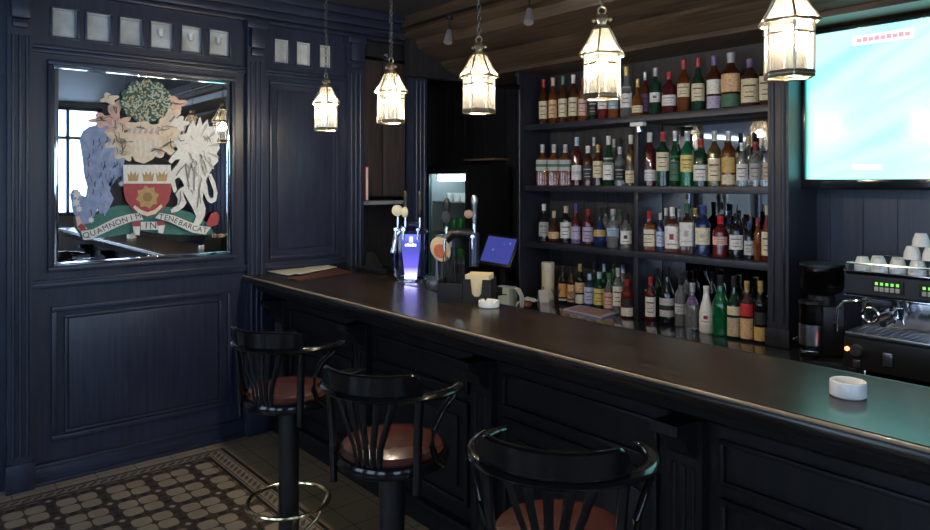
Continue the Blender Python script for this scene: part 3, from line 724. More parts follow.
r2 = [(542.5, 144.5, 11.5, 'square', 'orange', 'grey', 'silver', dict(lr=(.36, .62), extra=('stripe', 'green'))), (554, 144.5, 11.5, 'square', 'orange', 'grey', 'silver', dict(lr=(.36, .62), extra=('stripe', 'green'))), (565.3, 144.5, 11.5, 'square', 'orange', 'grey', 'silver', dict(lr=(.36, .62), extra=('stripe', 'green'))),
 (576.8, 133.5, 10, 'round', 'dark red', 'white', 'light blue', dict(lr=(.12, .42), extra=('stripe', 'silver'))), (588, 146, 10.5, 'round', 'brown', 'dark', 'white'), (598, 145, 9.8, 'round', 'brown', 'cream', 'gold', dict(lr=(.2, .6))),
 (608.6, 136, 10.8, 'tall', 'green', 'white', 'white', dict(lr=(.12, .56))), (620, 147, 10.5, 'round', 'clear', 'black', 'silver'), (631, 135, 10.5, 'round', 'gold', 'cream', 'white', dict(lr=(.06, .3))),
 (649.5, 129, 12.8, 'round', 'dark red', 'white', 'white', dict(lr=(.1, .3))), (663, 128, 12.5, 'round', 'dark green', 'cream', 'red', dict(lr=(.28, .62))), (675, 131, 10, 'tall', 'green', 'green', 'silver', dict(lr=(.1, .55))), (687.3, 131, 12.8, 'round', 'bright green', 'yellow', 'silver', dict(lr=(.26, .56))),
 (700.8, 139, 13.5, 'round', 'dark green', 'white', 'red', dict(lr=(.12, .45))), (714.4, 131, 12, 'round', 'gold', 'cream', 'silver', dict(lr=(.1, .5))), (728.6, 131, 12.8, 'round', 'amber', 'gold', 'silver', dict(lr=(.25, .52), extra=('low', 'cream'))),
 (742.3, 143, 10.8, 'round', 'clear', 'white', 'silver'), (755.3, 142, 10.8, 'round', 'clear', 'grey', 'red'), (767.5, 141, 8.8, 'round', 'clear', 'beige', 'silver')]
row(r2, 3.98, SZ[1], 'on the second shelf', 'bottles on the second shelf')
row([(594, 137, 8, 'round', 'clear', None, 'silver'), (614, 139, 8, 'tall', 'clear', None, 'silver'), (748.5, 136, 9.5, 'round', 'clear', 'silver', 'gold'), (761.5, 137, 9.5, 'round', 'clear', 'grey', 'white')], 4.08, SZ[1], 'in the rear row, second shelf', 'rear bottles on the second shelf')
r3 = [(544, 204, 10, 'tall', 'black', 'grey', 'white'), (554, 211, 11.5, 'squat', 'dark amber', 'peach', 'beige', dict(lr=(.12, .34))), (566, 206, 11, 'round', 'black', 'white', 'beige', dict(lr=(.14, .56))), (576, 204, 9.5, 'tall', 'dark red', 'lilac', 'blue', dict(lr=(.12, .44), extra=('foot', 'purple'))),
 (588, 209, 10.5, 'round', 'dark red', 'lilac', 'red', dict(lr=(.1, .5))), (600, 207, 12.5, 'squat', 'blue', 'gold', 'dark', dict(lr=(.26, .42))), (613, 209, 12.5, 'bulge', 'silver', 'light blue', 'silver', dict(lr=(.3, .5))), (626.3, 214, 11, 'round', 'clear', 'white', 'dark', dict(extra=('dot', 'dark'))),
 (648.6, 211, 14, 'square', 'orange', 'cream', 'bright red', dict(lr=(.12, .54))), (660.5, 213, 8, 'round', 'blue', 'blue white', 'silver'), (672.3, 207, 13, 'square', 'amber', 'white', 'white', dict(lr=(.1, .58), extra=('dot', 'red'))), (687, 203, 12.8, 'square', 'brown', 'white', 'green', dict(lr=(.16, .62), extra=('dot', 'grey'))),
 (703, 205, 14, 'round', 'blue', 'cream', 'blue', dict(lr=(.22, .55), extra=('dot', 'grey'))), (720.3, 216, 13.8, 'round', 'red', 'pink', 'bright red', dict(lr=(.3, .5))), (736.6, 213, 13, 'round', 'black', 'white', 'black', dict(lr=(.2, .52), pour='b')), (749.3, 222, 9.3, 'round', 'black', 'silver', 'blue', dict(lr=(.12, .5))),
 (758, 218, 7.2, 'round', 'orange', None, 'red'), (767, 205, 9.8, 'tall', 'red', 'cream', 'beige', dict(lr=(.1, .52)))]
row(r3, 3.98, SZ[2], 'on the third shelf', 'bottles on the third shelf')
row([(666, 208, 8, 'round', 'clear', None, 'white'), (679, 209, 8, 'round', 'clear', None, 'silver'), (695, 208, 9, 'round', 'dark green', None, 'gold'), (729, 211, 9, 'round', 'pale blue', 'blue', 'black'), (744, 218, 9, 'round', 'dark red', None, 'dark'), (606, 207, 8, 'round', 'clear', None, 'dark'), (620, 209, 8, 'round', 'clear', None, 'green')], 4.08, SZ[2], 'in the rear row, third shelf', 'rear bottles on the third shelf')
r4 = [(563, 266, 8.5, 'round', 'black', 'orange', 'dark', dict(extra=('low', 'white'))), (571.5, 267, 8, 'round', 'brown', 'peach', 'dark', dict(extra=('low', 'pink'))), (580, 264, 9, 'round', 'black', 'peach', 'gold', dict(lr=(.3, .55), extra=('low', 'white'))), (589.5, 274, 10, 'round', 'pale blue', 'blue white', 'light blue', dict(lr=(.1, .6))),
 (599.3, 272, 10.5, 'round', 'green', 'yellow', 'light blue', dict(lr=(.1, .55))), (609, 273, 10, 'tall', 'clear', 'pink', 'green', dict(lr=(.1, .5), Y=3.95)), (618, 268, 9.8, 'round', 'clear', 'white', 'silver', dict(lr=(.18, .6), Y=3.93)), (627.3, 279, 12, 'round', 'red', 'dark', 'red', dict(lr=(.3, .5), extra=('low', 'white'), Y=3.88)),
 (642.5, 276, 7.5, 'round', 'gold', None, 'blue', dict(Y=3.94)), (650.7, 277, 10, 'round', 'dark red', 'white', 'red', dict(lr=(.1, .55), Y=3.9)), (667, 264, 14, 'tall', 'black', 'silver', 'black', dict(lr=(.12, .45), extra=('stripe', 'dark'), Y=3.92)), (680.5, 276, 10.5, 'round', 'silver', 'silver', 'dark', dict(lr=(.25, .45), Y=3.9)), (692.3, 283, 13, 'tall', 'clear', 'purple', 'silver', dict(lr=(.55, .70), Y=3.86)),
 (706.3, 286, 13.4, 'sloped', 'white', 'white', 'white', dict(lr=(.2, .48), extra=('dot', 'red'), Y=3.84)), (720.5, 275, 15, 'tall', 'bright green', None, 'dark', dict(Y=3.84)), (734, 274, 12.5, 'tall', 'dark green', 'cream', 'dark', dict(lr=(.38, .52), extra=('low', 'beige'), Y=3.83)), (747, 281, 12, 'round', 'brown', 'bright red', 'gold', dict(lr=(.42, .62), extra=('low', 'peach'), Y=3.83)), (760.5, 281, 12, 'round', 'black', 'dark', 'gold', dict(lr=(.3, .5), extra=('low', 'gold'), Y=3.84)), (770, 285, 8, 'round', 'black', 'grey', 'dark', dict(Y=3.92))]
row(r4, 4.0, ZB, 'on the back counter', 'bottles on the back counter')
row([(594, 263, 8, 'round', 'dark green', None, 'dark'), (604, 264, 8, 'round', 'green', None, 'light blue'), (613.5, 264, 8, 'round', 'dark green', None, 'green'), (623, 265, 8, 'round', 'clear', None, 'light blue'), (657, 268, 9, 'round', 'dark green', None, 'dark'), (686, 271, 9, 'round', 'clear', 'blue', 'dark'), (712, 272, 9, 'round', 'black', None, 'black')], 4.085, ZB, 'in the rear row, back counter', 'rear bottles on the back counter')

# cream canister
X, d = on_y(548, 3.98); t = thing('cream_canister', 'tall cream cylindrical canister at the left end of the back counter', 'canister', (X, 3.98, ZB))
b = MB(); b.lathe([(.048, 0), (.049, .003), (.049, .225), (.047, .228)], 28); b.build('tube', mat('cream_card', (.72, .66, .50), .5, noise=.06), t)
b = MB(); b.lathe([(.050, .229), (.051, .232), (.051, .285), (.048, .29), (0, .291)], 28); b.build('lid', mat('cream_card_lid', (.76, .70, .56), .45, noise=.06), t)
b = MB(); b.box(-.006, .006, -.0515, -.049, .09, .10); b.build('mark', M_BLACK, t)
# glasses in front of the canister
for i, px in enumerate((556, 573)):
    X, d = on_y(px, 3.8); t = thing('cocktail_glass', ['clear stemmed glass just right of the cream canister', 'clear stemmed glass before the orange labelled bottles'][i], 'glass', (X, 3.8, ZB), 0, 'stemmed glasses on the back counter')
    b = MB(); b.lathe([(.032, 0), (.032, .003), (.005, .008), (.004, .06), (.012, .07), (.04, .125), (.038, .125), (.01, .073), (0, .07)], 20); b.build('glass_body', M_CLEAR, t)
# white menu cards beside canister
t = thing('folded_card', 'small white folded card standing left of the cream canister', 'card', (on_y(538.5, 3.85)[0], 3.85, ZB), R(-30))
b = MB(); b.prism([(-.04, 0), (-.0, .09), (.04, 0), (.036, 0), (0, .08), (-.036, 0)], (0, .07, 0)); b.build('card_leaf', mat('card_lilac_white', (.70, .68, .74), .6, noise=.05), t)
# lit tray
P = [on_z(563, 308.5, ZB + .012), on_z(601, 317, ZB + .012), on_z(618, 312, ZB + .012), on_z(580, 304.5, ZB + .012)]
cx, cy = sum(p[0] for p in P) / 4, sum(p[1] for p in P) / 4
t = thing('serving_mat', 'thin white edged mat lying before the bottles on the back counter', 'mat', (cx, cy, ZB))
b = MB(); b.prism([(p[0] - cx, p[1] - cy) for p in P], (0, 0, .008), (0, 0, .001), (1, 0, 0), (0, 1, 0)); b.build('board', mat('mat_lilac', (.55, .55, .85), .3, noise=.05), t)
b = MB(); b.prism([((p[0] - cx) * .82, (p[1] - cy) * .82) for p in P], (0, 0, .002), (0, 0, .0095), (1, 0, 0), (0, 1, 0)); b.build('printed_face', mat('mat_print', (.35, .18, .22), .3, noise=.8, nscale=40), t)

# ------------------------------------------------------------------ TV
YT = 3.95
tx0 = on_y(804.5, YT)[0]; tz0, tz1 = 1.765, 2.56
t = thing('television', 'large lit flat television showing pale turquoise streaks above the coffee machine', 'television', (tx0, YT, tz0))
b = MB(); W, HH = 1.43, tz1 - tz0
fr = .022
b.box(-fr, W + fr, 0, .05, -.055, 0, .004); b.box(-fr, W + fr, 0, .05, HH, HH + fr, .004); b.box(-fr, 0, 0, .05, 0, HH, .004); b.box(W, W + fr, 0, .05, 0, HH, .004); b.box(0, W, .02, .07, 0, HH)
b.build('casing', mat('gloss_black', (.008, .01, .012), .12, coat=.5, noise=.1), t)
m, nt, bs = new_mat('tv_picture')
tc = nt.nodes.new('ShaderNodeTexCoord'); mpn = nt.nodes.new('ShaderNodeMapping'); mpn.inputs['Rotation'].default_value = (0, R(24), 0); mp2 = nt.nodes.new('ShaderNodeMapping'); mp2.inputs['Scale'].default_value = (.22, 1, 1.25); nt.links.new(mpn.outputs[0], mp2.inputs[0])
nz = nt.nodes.new('ShaderNodeTexNoise'); nz.inputs['Scale'].default_value = 2.4; nz.inputs['Detail'].default_value = 1.5
cr = nt.nodes.new('ShaderNodeValToRGB'); els = cr.color_ramp.elements
els[0].position = .34; els[0].color = (.07, .40, .44, 1); els[1].position = .44; els[1].color = (.13, .42, .42, 1)
for p_, c_ in ((.50, (.14, .27, .19, 1)), (.56, (.12, .42, .42, 1)), (.66, (.22, .50, .55, 1)), (.74, (.13, .14, .30, 1))):
    e_ = els.new(p_); e_.color = c_
nt.links.new(tc.outputs['Object'], mpn.inputs[0]); nt.links.new(mp2.outputs[0], nz.inputs['Vector']); nt.links.new(nz.outputs['Fac'], cr.inputs[0])
# greenish edge of the panel
sp = nt.nodes.new('ShaderNodeSeparateXYZ'); nt.links.new(tc.outputs['Object'], sp.inputs[0])
mr = nt.nodes.new('ShaderNodeMapRange'); mr.inputs['From Min'].default_value = 0; mr.inputs['From Max'].default_value = .028
nt.links.new(sp.outputs['X'], mr.inputs['Value'])
mxn = nt.nodes.new('ShaderNodeMix'); mxn.data_type = 'RGBA'; mxn.inputs[6].default_value = (.002, .06, .045, 1)
nt.links.new(mr.outputs[0], mxn.inputs[0]); nt.links.new(cr.outputs[0], mxn.inputs[7])
bs.inputs['Base Color'].default_value = (.01, .01, .01, 1); bs.inputs['Roughness'].default_value = .15
nt.links.new(mxn.outputs[2], bs.inputs['Emission Color']); bs.inputs['Emission Strength'].default_value = 4.0
b = MB(); b.box(0, W, .012, .02, 0, HH); b.build('screen', m, t)
M_CAPT = mat('caption_pale', (.1, .1, .1), .4, emit=(.95, .75, .85), es=1.3); M_CAPR = mat('caption_red', (.1, .1, .1), .4, emit=(.8, .35, .4), es=.9)
def tvp(px, py):
    X, d = on_y(px, YT); return X - tx0, zat(py, d) - tz0
b = MB(); a0, a1 = tvp(852, 42), tvp(913, 36)
b.box(a0[0], a1[0], .0105, .0118, a0[1] - .02, a0[1] + .03)
b.mi = 1
for k in range(9):
    x = a0[0] + .02 + k * (a1[0] - a0[0] - .03) / 9; b.box(x, x + .022, .0095, .0105, a0[1] - .006, a0[1] + .014 + .004 * (k % 2))
b.build('caption_bar', [M_CAPT, M_CAPR], t)
a0, a1 = tvp(852, 168), tvp(881, 164)
b = MB(); b.box(a0[0], a1[0], .0105, .0118, a0[1] - .008, a0[1] + .016); b.build('caption_bar', mat('caption_white', (.1, .1, .1), .4, emit=(.95, .98, 1), es=2.5), t)

# ------------------------------------------------------------------ LANTERNS
def make_lantern(label):
    t = thing('pendant_lantern', label, 'lantern', (0, 0, 0), 0, 'lanterns hanging in a row above the bar')
    def hexp(r, z, off=.5): return [Vector((r * math.cos(R(60 * (k + off))), r * math.sin(R(60 * (k + off))), z)) for k in range(6)]
    prof = [(.072, 0), (.072, .165), (.090, .168), (.062, .21), (.036, .262), (.030, .268)]
    b = MB()
    for z, r, w in ((0, .072, .0045), (.165, .088, .005), (.128, .073, .0032), (.265, .032, .004)):
        b.sweep(hexp(r, z), w, w, seg=6, closed=True)
    b.sweep(hexp(.074, .010), .003, .007, seg=4, closed=True)
    for k in range(6):
        P = [hexp(r, z)[k] for r, z in prof[:2]]; b.sweep([P[0], P[1]], .0038, .0038, seg=6, up=(1, 0, .1))
        P = [hexp(r, z)[k] for r, z in prof[2:5]]; b.sweep(P, .0034, .0034, seg=6, up=(1, 0, .1))
    b.build('brass_frame', M_LBRASS, t)
    b = MB()
    A, B_ = hexp(.070, .004), hexp(.070, .163)
    for k in range(6):
        k2 = (k + 1) % 6; b.bm.faces.new([b.bm.verts.new(p) for p in (A[k], A[k2], B_[k2], B_[k])])
    b.build('glass_panes', M_PANE, t, angle=10); b = MB()
    for (ra, za), (rb, zb2) in (((.086, .168), (.060, .21)), ((.060, .21), (.034, .262))):
        A2, B2 = hexp(ra, za), hexp(rb, zb2)
        for k in range(6):
            k2 = (k + 1) % 6; b.bm.faces.new([b.bm.verts.new(p) for p in (A2[k], A2[k2], B2[k2], B2[k])])
    b.build('roof_panes', M_ROOFPANE, t, angle=10)
    b = MB(); b.lathe([(.032, .266), (.030, .274), (.014, .285), (.018, .296), (.024, .305), (.018, .318), (.006, .324), (0, .325)], 18)
    b.torus((0, 0, .336), .015, .003, 16, 6, Matrix.Rotation(R(90), 4, 'X'))
    for s_ in (-1, 1): b.sphere((s_ * .031, 0, .300), .008, 10)
    b.build('finial', M_LBRASS, t)
    b = MB(); b.cyl((0, 0, .266), (0, 0, .155), .011, seg=12); b.build('lamp_holder', M_BRASS, t)
    b = MB(); b.lathe([(.010, .16), (.014, .15), (.021, .132), (.021, .122), (.014, .107), (.0, .10)], 16); b.build('bulb', M_BULB, t)
    b = MB(); z = .345
    Lk = .026; k = 0
    while z < 3.045 - 2.068:
        b.torus((0, 0, z + .012), .0085, .0022, 10, 5, Matrix.Rotation(R(90), 4, 'X') if k % 2 else (Matrix.Rotation(R(90), 4, 'Z') @ Matrix.Rotation(R(90), 4, 'X')), 1, 1.75)
        z += Lk; k += 1
    b.build('chain', mat('chain_grey', (.22, .21, .20), .35, .9, noise=.2), t)
    b = MB(); b.lathe([(.03, .975), (.05, .99), (.05, .992)], 18); b.build('ceiling_rose', M_BRASS, t)
    return t
YL = 2.12
LLAB = ['lit brass lantern nearest the panelled wall, smallest in the row', 'lit brass lantern above the beer taps, second from the wall', 'lit brass lantern hanging in the middle of the row', 'lit brass lantern hanging before the left of the top bottle shelf', 'lit brass lantern largest and nearest, overlapping the television corner']
lan0 = None
for i, px in enumerate((326, 391, 479, 602, 789)):
    X, d = on_y(px, YL)
    if i == 0: l = lan0 = make_lantern(LLAB[0])
    else: l = copy_tree(lan0); l['label'] = LLAB[i]
    l.location = (X, YL, 2.068); l.rotation_euler = (0, 0, R(8 + 7 * i))
    ld = bpy.data.lights.new('lantern_light', 'POINT'); ld.energy = 38; ld.color = (1, .84, .62); ld.shadow_soft_size = .028
    lo = bpy.data.objects.new('lantern_light', ld); C.objects.link(lo); lo.location = (X, YL, 2.068 + .122)

# spotlights on the canopy
sp0 = None
for i, (px, py) in enumerate(((383, 52), (446, 40), (526, 20), (637, 3))):
    X, d = on_y(px, 3.16)
    if i == 0:
        t = sp0 = thing('ceiling_spotlight', '', 'spotlight', (0, 0, 0), 0, 'unlit spotlights along the canopy')
        b = MB(); b.cyl((0, .03, .13), (0, .03, .16), .022, seg=14); b.cyl((0, .03, .06), (0, .03, .13), .006, seg=8); b.sphere((0, .03, .06), .014, 10); b.build('bracket', M_IRON, t)
        b = MB(); M_ = Matrix.Translation((0, .03, .05)) @ Matrix.Rotation(R(180 - 20), 4, 'X') @ Matrix.Rotation(R(14), 4, 'Y')
        b.lathe([(.012, -.01), (.018, 0), (.022, .03), (.032, .10), (.030, .10), (.0, .085)], 18, M_); b.build('lamp_head', mat('spot_grey', (.5, .5, .55), .3, .6, noise=.1), t)
    else: t = copy_tree(sp0)
    t['label'] = ['small grey spotlight on canopy behind the second lantern', 'small grey spotlight on canopy left of the middle lantern', 'small grey spotlight on canopy right of the middle lantern', 'small grey spotlight on canopy, rightmost, cut by the top edge'][i]
    t.location = (X, 3.16, 2.80)
# mount rail for the spotlights
b = MB(); b.cyl((-4.6, 3.19, 2.965), (1, 3.19, 2.965), .012, seg=10); tag(b.build('lighting_rail', M_IRON), 'thin dark rail along the canopy edge carrying the spotlights', 'rail')

# ------------------------------------------------------------------ STOOLS
def make_stool(label):
    t = thing('bar_stool', label, 'bar stool', (0, 0, 0), 0, 'swivel armchair stools along the bar')
    b = MB(); b.lathe([(0, 0), (.21, 0), (.215, .008), (.20, .018), (.06, .035), (.05, .05)], 36); b.build('base', M_BLACK, t)
    b = MB(); b.lathe([(.047, .045), (.047, .70), (.075, .715), (.12, .722)], 24); b.build('column', M_BLACK, t)
    b = MB(); b.torus((0, 0, .27), .185, .0095, 48, 8)
    for k in range(4):
        a = R(45 + 90 * k); b.sweep([(.183 * math.cos(a), .183 * math.sin(a), .268), (.13 * math.cos(a), .13 * math.sin(a), .16), (.046 * math.cos(a), .046 * math.sin(a), .09)], .008, seg=8)
    b.build('foot_ring', M_RING, t)
    b = MB(); b.lathe([(.12, .722), (.19, .724), (.208, .735), (.212, .752), (.205, .768), (.185, .772)], 40); b.build('seat_rim', M_BLACKWOOD, t)
    b = MB(); b.lathe([(.186, .768), (.192, .780), (.180, .797), (.13, .808), (.06, .811), (0, .812)], 40); b.build('seat_cushion', M_LEATHER, t)
    # arm rail: horseshoe, back at -Y
    def hp(a, z, r=.25, k=1.0):            # a measured from the back
        return Vector((r * math.sin(a), -r * math.cos(a) * k, z))
    pts = []
    for i in range(41):
        a = R(-128 + 256 * i / 40); s_ = abs(a) / R(128)
        r = .236 + .014 * s_ ** 2; z = 1.02 - .02 * s_ ** 2
        pts.append(hp(a, z, r, 1.02))
    sc = [.55 + .45 * min(1, min(i, 40 - i) / 3) for i in range(41)]
    b = MB(); b.sweep(pts, .024, .013, seg=10, scale=sc); b.build('arm_rail', M_BLACKWOOD, t)
    # crest band with notched ends
    b = MB(); N = 28; inn, out = [], []
    for i in range(N + 1):
        a = R(-52 + 104 * i / N); e = min(i, N - i) / N
        zt = 1.103 - (.045 * (1 - e / .05) if e < .05 else 0); lean = .018
        rows_ = []
        for (r, z) in ((.222, 1.025), (.244, 1.025), (.254 , zt - .006), (.248, zt), (.238, zt), (.232, zt - .006)):
            rows_.append(b.bm.verts.new(hp(a, z, r, 1.02)))
        inn.append(rows_)
    for i in range(N):
        A_, B_ = inn[i], inn[i + 1]
        for j in range(6): b.bm.faces.new((A_[j], A_[(j + 1) % 6], B_[(j + 1) % 6], B_[j]))
    b.bm.faces.new(inn[0]); b.bm.faces.new(inn[-1][::-1]); b.build('crest_rail', M_BLACKWOOD, t)
    for k in range(5):
        f = (k - 2) / 2; at, ab = R(28 * f), R(13 * f)
        P = [hp(ab, .765, .190), hp(ab * 1.15, .84, .200), hp(at * .85, .95, .222), hp(at, 1.015, .232)]
        b = MB(); b.sweep(P, .013, .005, seg=8, rect=False, scale=[.8, .85, 1.0, 1.15], up=(math.sin(at), -math.cos(at), .0)); b.build('back_slat', M_BLACKWOOD, t)
    for s_ in (-1, 1):
        a = R(50 * s_)
        P = [hp(a, .68, .213), hp(a, .76, .216), hp(a, .85, .217), hp(a, .95, .225), hp(a, 1.015, .235)]
        b = MB(); b.sweep(P, .017, .013, seg=10, up=(math.sin(a), -math.cos(a), 0)); b.build('back_post', M_BLACKWOOD, t)
        # bentwood arm loop
        Q = [hp(R(122 * s_), 1.0, .244), hp(R(106 * s_), .992, .240), hp(R(88 * s_), .975, .236), hp(R(74 * s_), .945, .230), hp(R(67 * s_), .89, .222), hp(R(66 * s_), .83, .216), hp(R(72 * s_), .78, .214), hp(R(86 * s_), .745, .212)]
        b = MB(); b.sweep(Q, .012, .012, seg=10); b.build('arm_support', M_BLACKWOOD, t)
    return t
S1 = make_stool('black armchair stool with brass foot ring, farthest from the camera')
S1.location = (-3.01, 1.47, 0); S1.rotation_euler.z = math.atan2(.46, .89)
S2 = copy_tree(S1); S2['label'] = 'black armchair stool in the middle with glossy red brown seat'; S2.location = (-2.14, 1.455, 0); S2.rotation_euler.z = math.atan2(.495, .869)
S3 = copy_tree(S1); S3['label'] = 'black armchair stool nearest the camera, cut by the bottom edge'; S3.location = (-1.295, 1.44, 0); S3.rotation_euler.z = math.atan2(.56, .83)

# ------------------------------------------------------------------ ASHTRAYS
def ashtray(px, py, label, r, h, smooth):
    X, Y = on_z(px, py, ZC); t = thing('ashtray', label, 'ashtray', (X, Y, ZC + .0008), R(25))
    b = MB(); b.lathe([(0, 0), (r * .93, 0), (r, .004), (r, h - .004), (r * .97, h), (r * .84, h), (r * .8, h - .004), (r * .76, h * .45), (0, h * .4)], 48)
    if not smooth:
        for v in b.bm.verts:
            a = math.atan2(v.co.y, v.co.x) % (math.pi / 2)
            if v.co.z > h * .8 and abs(a - math.pi / 4) < .16: v.co.z = h * .68
    b.build('bowl', M_PORC, t)
ashtray(489, 307, 'white notched ashtray beside the napkin caddy', .054, .034, False)
ashtray(848, 396, 'smooth white round ashtray near the right end of the bar top', .050, .046, True)

# ------------------------------------------------------------------ MENUS on the bar end
def flat(name, pix, z0, th, m, label, cat):
    P = [on_z(x, y, z0) for x, y in pix]; cx, cy = sum(p[0] for p in P) / len(P), sum(p[1] for p in P) / len(P)
    b = MB(); b.prism([(p[0] - cx, p[1] - cy) for p in P], (0, 0, th), (0, 0, 0), (1, 0, 0), (0, 1, 0))
    o = b.build(name, m); o.location = (cx, cy, z0); return tag(o, label, cat)
flat('bar_mat', [(288, 279), (300, 281), (352, 272.5), (338, 268.5)], ZC + .0005, .004, mat('brown_leatherette', (.10, .035, .025), .45, noise=.3, nscale=30), 'dark brown mat under the open menu on the far bar end', 'mat')
m_menu = mat('menu_page', (.82, .78, .62), .5, noise=.45, nscale=14)
flat('open_menu', [(251, 268), (272, 272.5), (288, 275.6), (312, 270.5), (296, 262)], ZC + .006, .006, m_menu, 'open cream menu with pictures on the far bar end', 'menu')
flat('menu_sheet', [(290, 273), (300, 274.5), (337, 267.3), (318, 263)], ZC + .013, .004, m_menu, 'cream menu sheet lying over the brown mat', 'menu')
# serving tray with till roll
t = thing('black_tray', 'black tray with upright divider at the back of the bar end', 'tray', (-4.22, 2.76, ZC + .0008), R(10))
b = MB(); b.box(-.16, .16, -.08, .08, 0, .008, .003); b.box(-.16, .16, -.08, -.072, .008, .035, .002); b.box(-.16, .16, .072, .08, .008, .035, .002); b.box(-.16, -.152, -.07, .07, .008, .035, .002); b.box(.152, .16, -.07, .07, .008, .035, .002); b.build('tray_body', M_BLACK, t)
b = MB(); b.prism([(-.12, .01), (-.10, .13), (-.085, .13), (.02, .01)], (0, .06, 0), (0, -.03, 0)); b.build('divider', M_RUBBER, t)

# ------------------------------------------------------------------ BEER TAPS
cdir = R(50)
X, Y = on_z(409, 281, ZC)
t = thing('beer_tap_tower', 'beer tap tower with glowing purple glass front and gold medallions', 'beer tap', (X, Y + .02, ZC + .0008), R(42))
b = MB(); b.lathe([(.10, 0), (.10, .012), (.085, .02)], 28, flat=.8); b.build('foot_plate', M_CHROME, t)
b = MB(); b.box(-.095, .095, -.01, .07, .02, .33, .03); b.sweep([(-.095, .03, .02), (-.105, .03, .20), (-.09, .03, .30), (-.03, .03, .36), (.03, .03, .36), (.09, .03, .30)], .014, .03, seg=12); b.build('casing', mat('dark_blue_gloss', (.012, .014, .05), .12, coat=.5, noise=.1), t)
b = MB(); b.sweep([(-.105, 0, .02), (-.118, 0, .18), (-.10, 0, .29), (-.05, 0, .345)], .010, .02, seg=10); b.build('chrome_arch', M_CHROME, t)
m, nt, bs = new_mat('glowing_glass_panel')
tc = nt.nodes.new('ShaderNodeTexCoord'); sp = nt.nodes.new('ShaderNodeSeparateXYZ'); cr = nt.nodes.new('ShaderNodeValToRGB')
nt.links.new(tc.outputs['Generated'], sp.inputs[0]); nt.links.new(sp.outputs['Z'], cr.inputs[0]); nt.links.new(cr.outputs[0], bs.inputs['Emission Color']); bs.inputs['Emission Strength'].default_value = 1.6
bs.inputs['Base Color'].default_value = (.03, .03, .15, 1)
e = cr.color_ramp.elements; e[0].position = 0; e[0].color = (.75, .75, 1, 1); e[1].position = 1; e[1].color = (.10, .12, .6, 1)
for p_, c_ in ((.10, (.45, .42, 1, 1)), (.25, (.09, .07, .5, 1)), (.6, (.04, .04, .28, 1)), (.8, (.03, .04, .22, 1))): q = e.new(p_); q.color = c_
b = MB(); b.prism([(-.034, .02), (.034, .02), (.040, .05), (.058, .20), (.062, .30), (-.062, .30), (-.058, .20), (-.040, .05)], (0, -.016, 0), (0, -.012, 0)); b.build('lit_panel', m, t)
M_LOGO = mat('lit_white_lettering', (.5, .5, .5), .4, emit=(.8, .85, 1), es=2.2)
b = MB()
for k in range(5): b.box(-.036 + k * .0155, -.026 + k * .0155, -.031, -.028, .225, .240 + .004 * (k % 2))
b.box(-.008, .014, -.031, -.028, .252, .285); b.build('lettering', M_LOGO, t)
b = MB(); b.box(-.04, .04, -.034, -.028, .026, .038, .002); b.build('glow_strip', mat('purple_light_strip', (.3, .3, .5), .4, emit=(.62, .60, 1), es=9), t)
for k, (x, z, rr, hh) in enumerate(((-.085, .44, .030, 0), (-.035, .44, .020, 1), (.06, .44, .014, 2))):
    b = MB(); b.cyl((x, -.02, .34), (x, -.02, .47 if k != 0 else .42), .009, seg=10); b.cyl((x, .0, .335), (x, -.085, .335), .012, seg=10); b.cyl((x, -.08, .335), (x, -.08, .27), .009, seg=10)
    tp = b.build('faucet', M_CHROME, t)
    b = MB()
    if k == 0: b.lathe([(0, 0), (.036, 0), (.038, .006), (.036, .012), (0, .014)], 24, Matrix.Translation((x, -.03, .455)) @ Matrix.Rotation(R(90), 4, 'X')); b.build('gold_medallion', M_BRASS, t)
    else: b.lathe([(.010, .46), (.016, .48), (.020, .53), (.012, .57), (.016, .59), (.009, .63), (0, .64)], 14, Matrix.Translation((x, -.02, -.02 - (.03 if k == 1 else .03)))); b.build('handle', M_IRON, t)
    if k == 1: b = MB(); b.lathe([(0, 0), (.022, 0), (.022, .008), (0, .01)], 20, Matrix.Translation((x, -.038, .445)) @ Matrix.Rotation(R(90), 4, 'X'), flat=1.6); b.build('gold_medallion', M_BRASS, t)
t = thing('tap_side_unit', 'small grey block beside the glowing beer tap tower', 'tap unit', (on_z(426, 284, ZC)[0], 2.80, ZC + .0008), R(42))
b = MB(); b.box(-.06, .05, -.05, .05, 0, .30, .01); b.build('block', mat('mid_grey_metal', (.20, .21, .24), .35, .6, noise=.1), t)
b = MB(); b.box(-.05, .04, -.056, -.05, .18, .27, .004); b.build('badge', mat('silver_badge', (.4, .42, .46), .3, .5, noise=.1), t)

t = thing('black_beer_font', 'curved black beer font with red and gold oval badge', 'beer tap', (-3.26, 2.60, ZC + .0008), R(42))
b = MB(); b.lathe([(.09, 0), (.09, .01), (.05, .03), (.045, .05), (.047, .20), (.04, .25)], 24); b.sweep([(0, 0, .23), (.0, 0, .29), (.05, 0, .335), (.11, 0, .335), (.17, 0, .33)], .038, .03, seg=12); b.build('column', M_BLACK, t)
b = MB(); b.cyl((.175, 0, .14), (.175, 0, .34), .030, seg=16); b.build('side_column', mat('gunmetal', (.10, .11, .16), .2, .8, noise=.1), t)
b = MB(); b.lathe([(0, 0), (.055, 0), (.058, .006), (.055, .014), (0, .018)], 28, Matrix.Translation((-.02, -.045, .24)) @ Matrix.Rotation(R(75), 4, 'X') @ Matrix.Rotation(R(30), 4, 'Z'), flat=1.35); bo = b.build('oval_badge', mat('badge_cream', (.62, .48, .30), .35, .3, noise=.2), t)
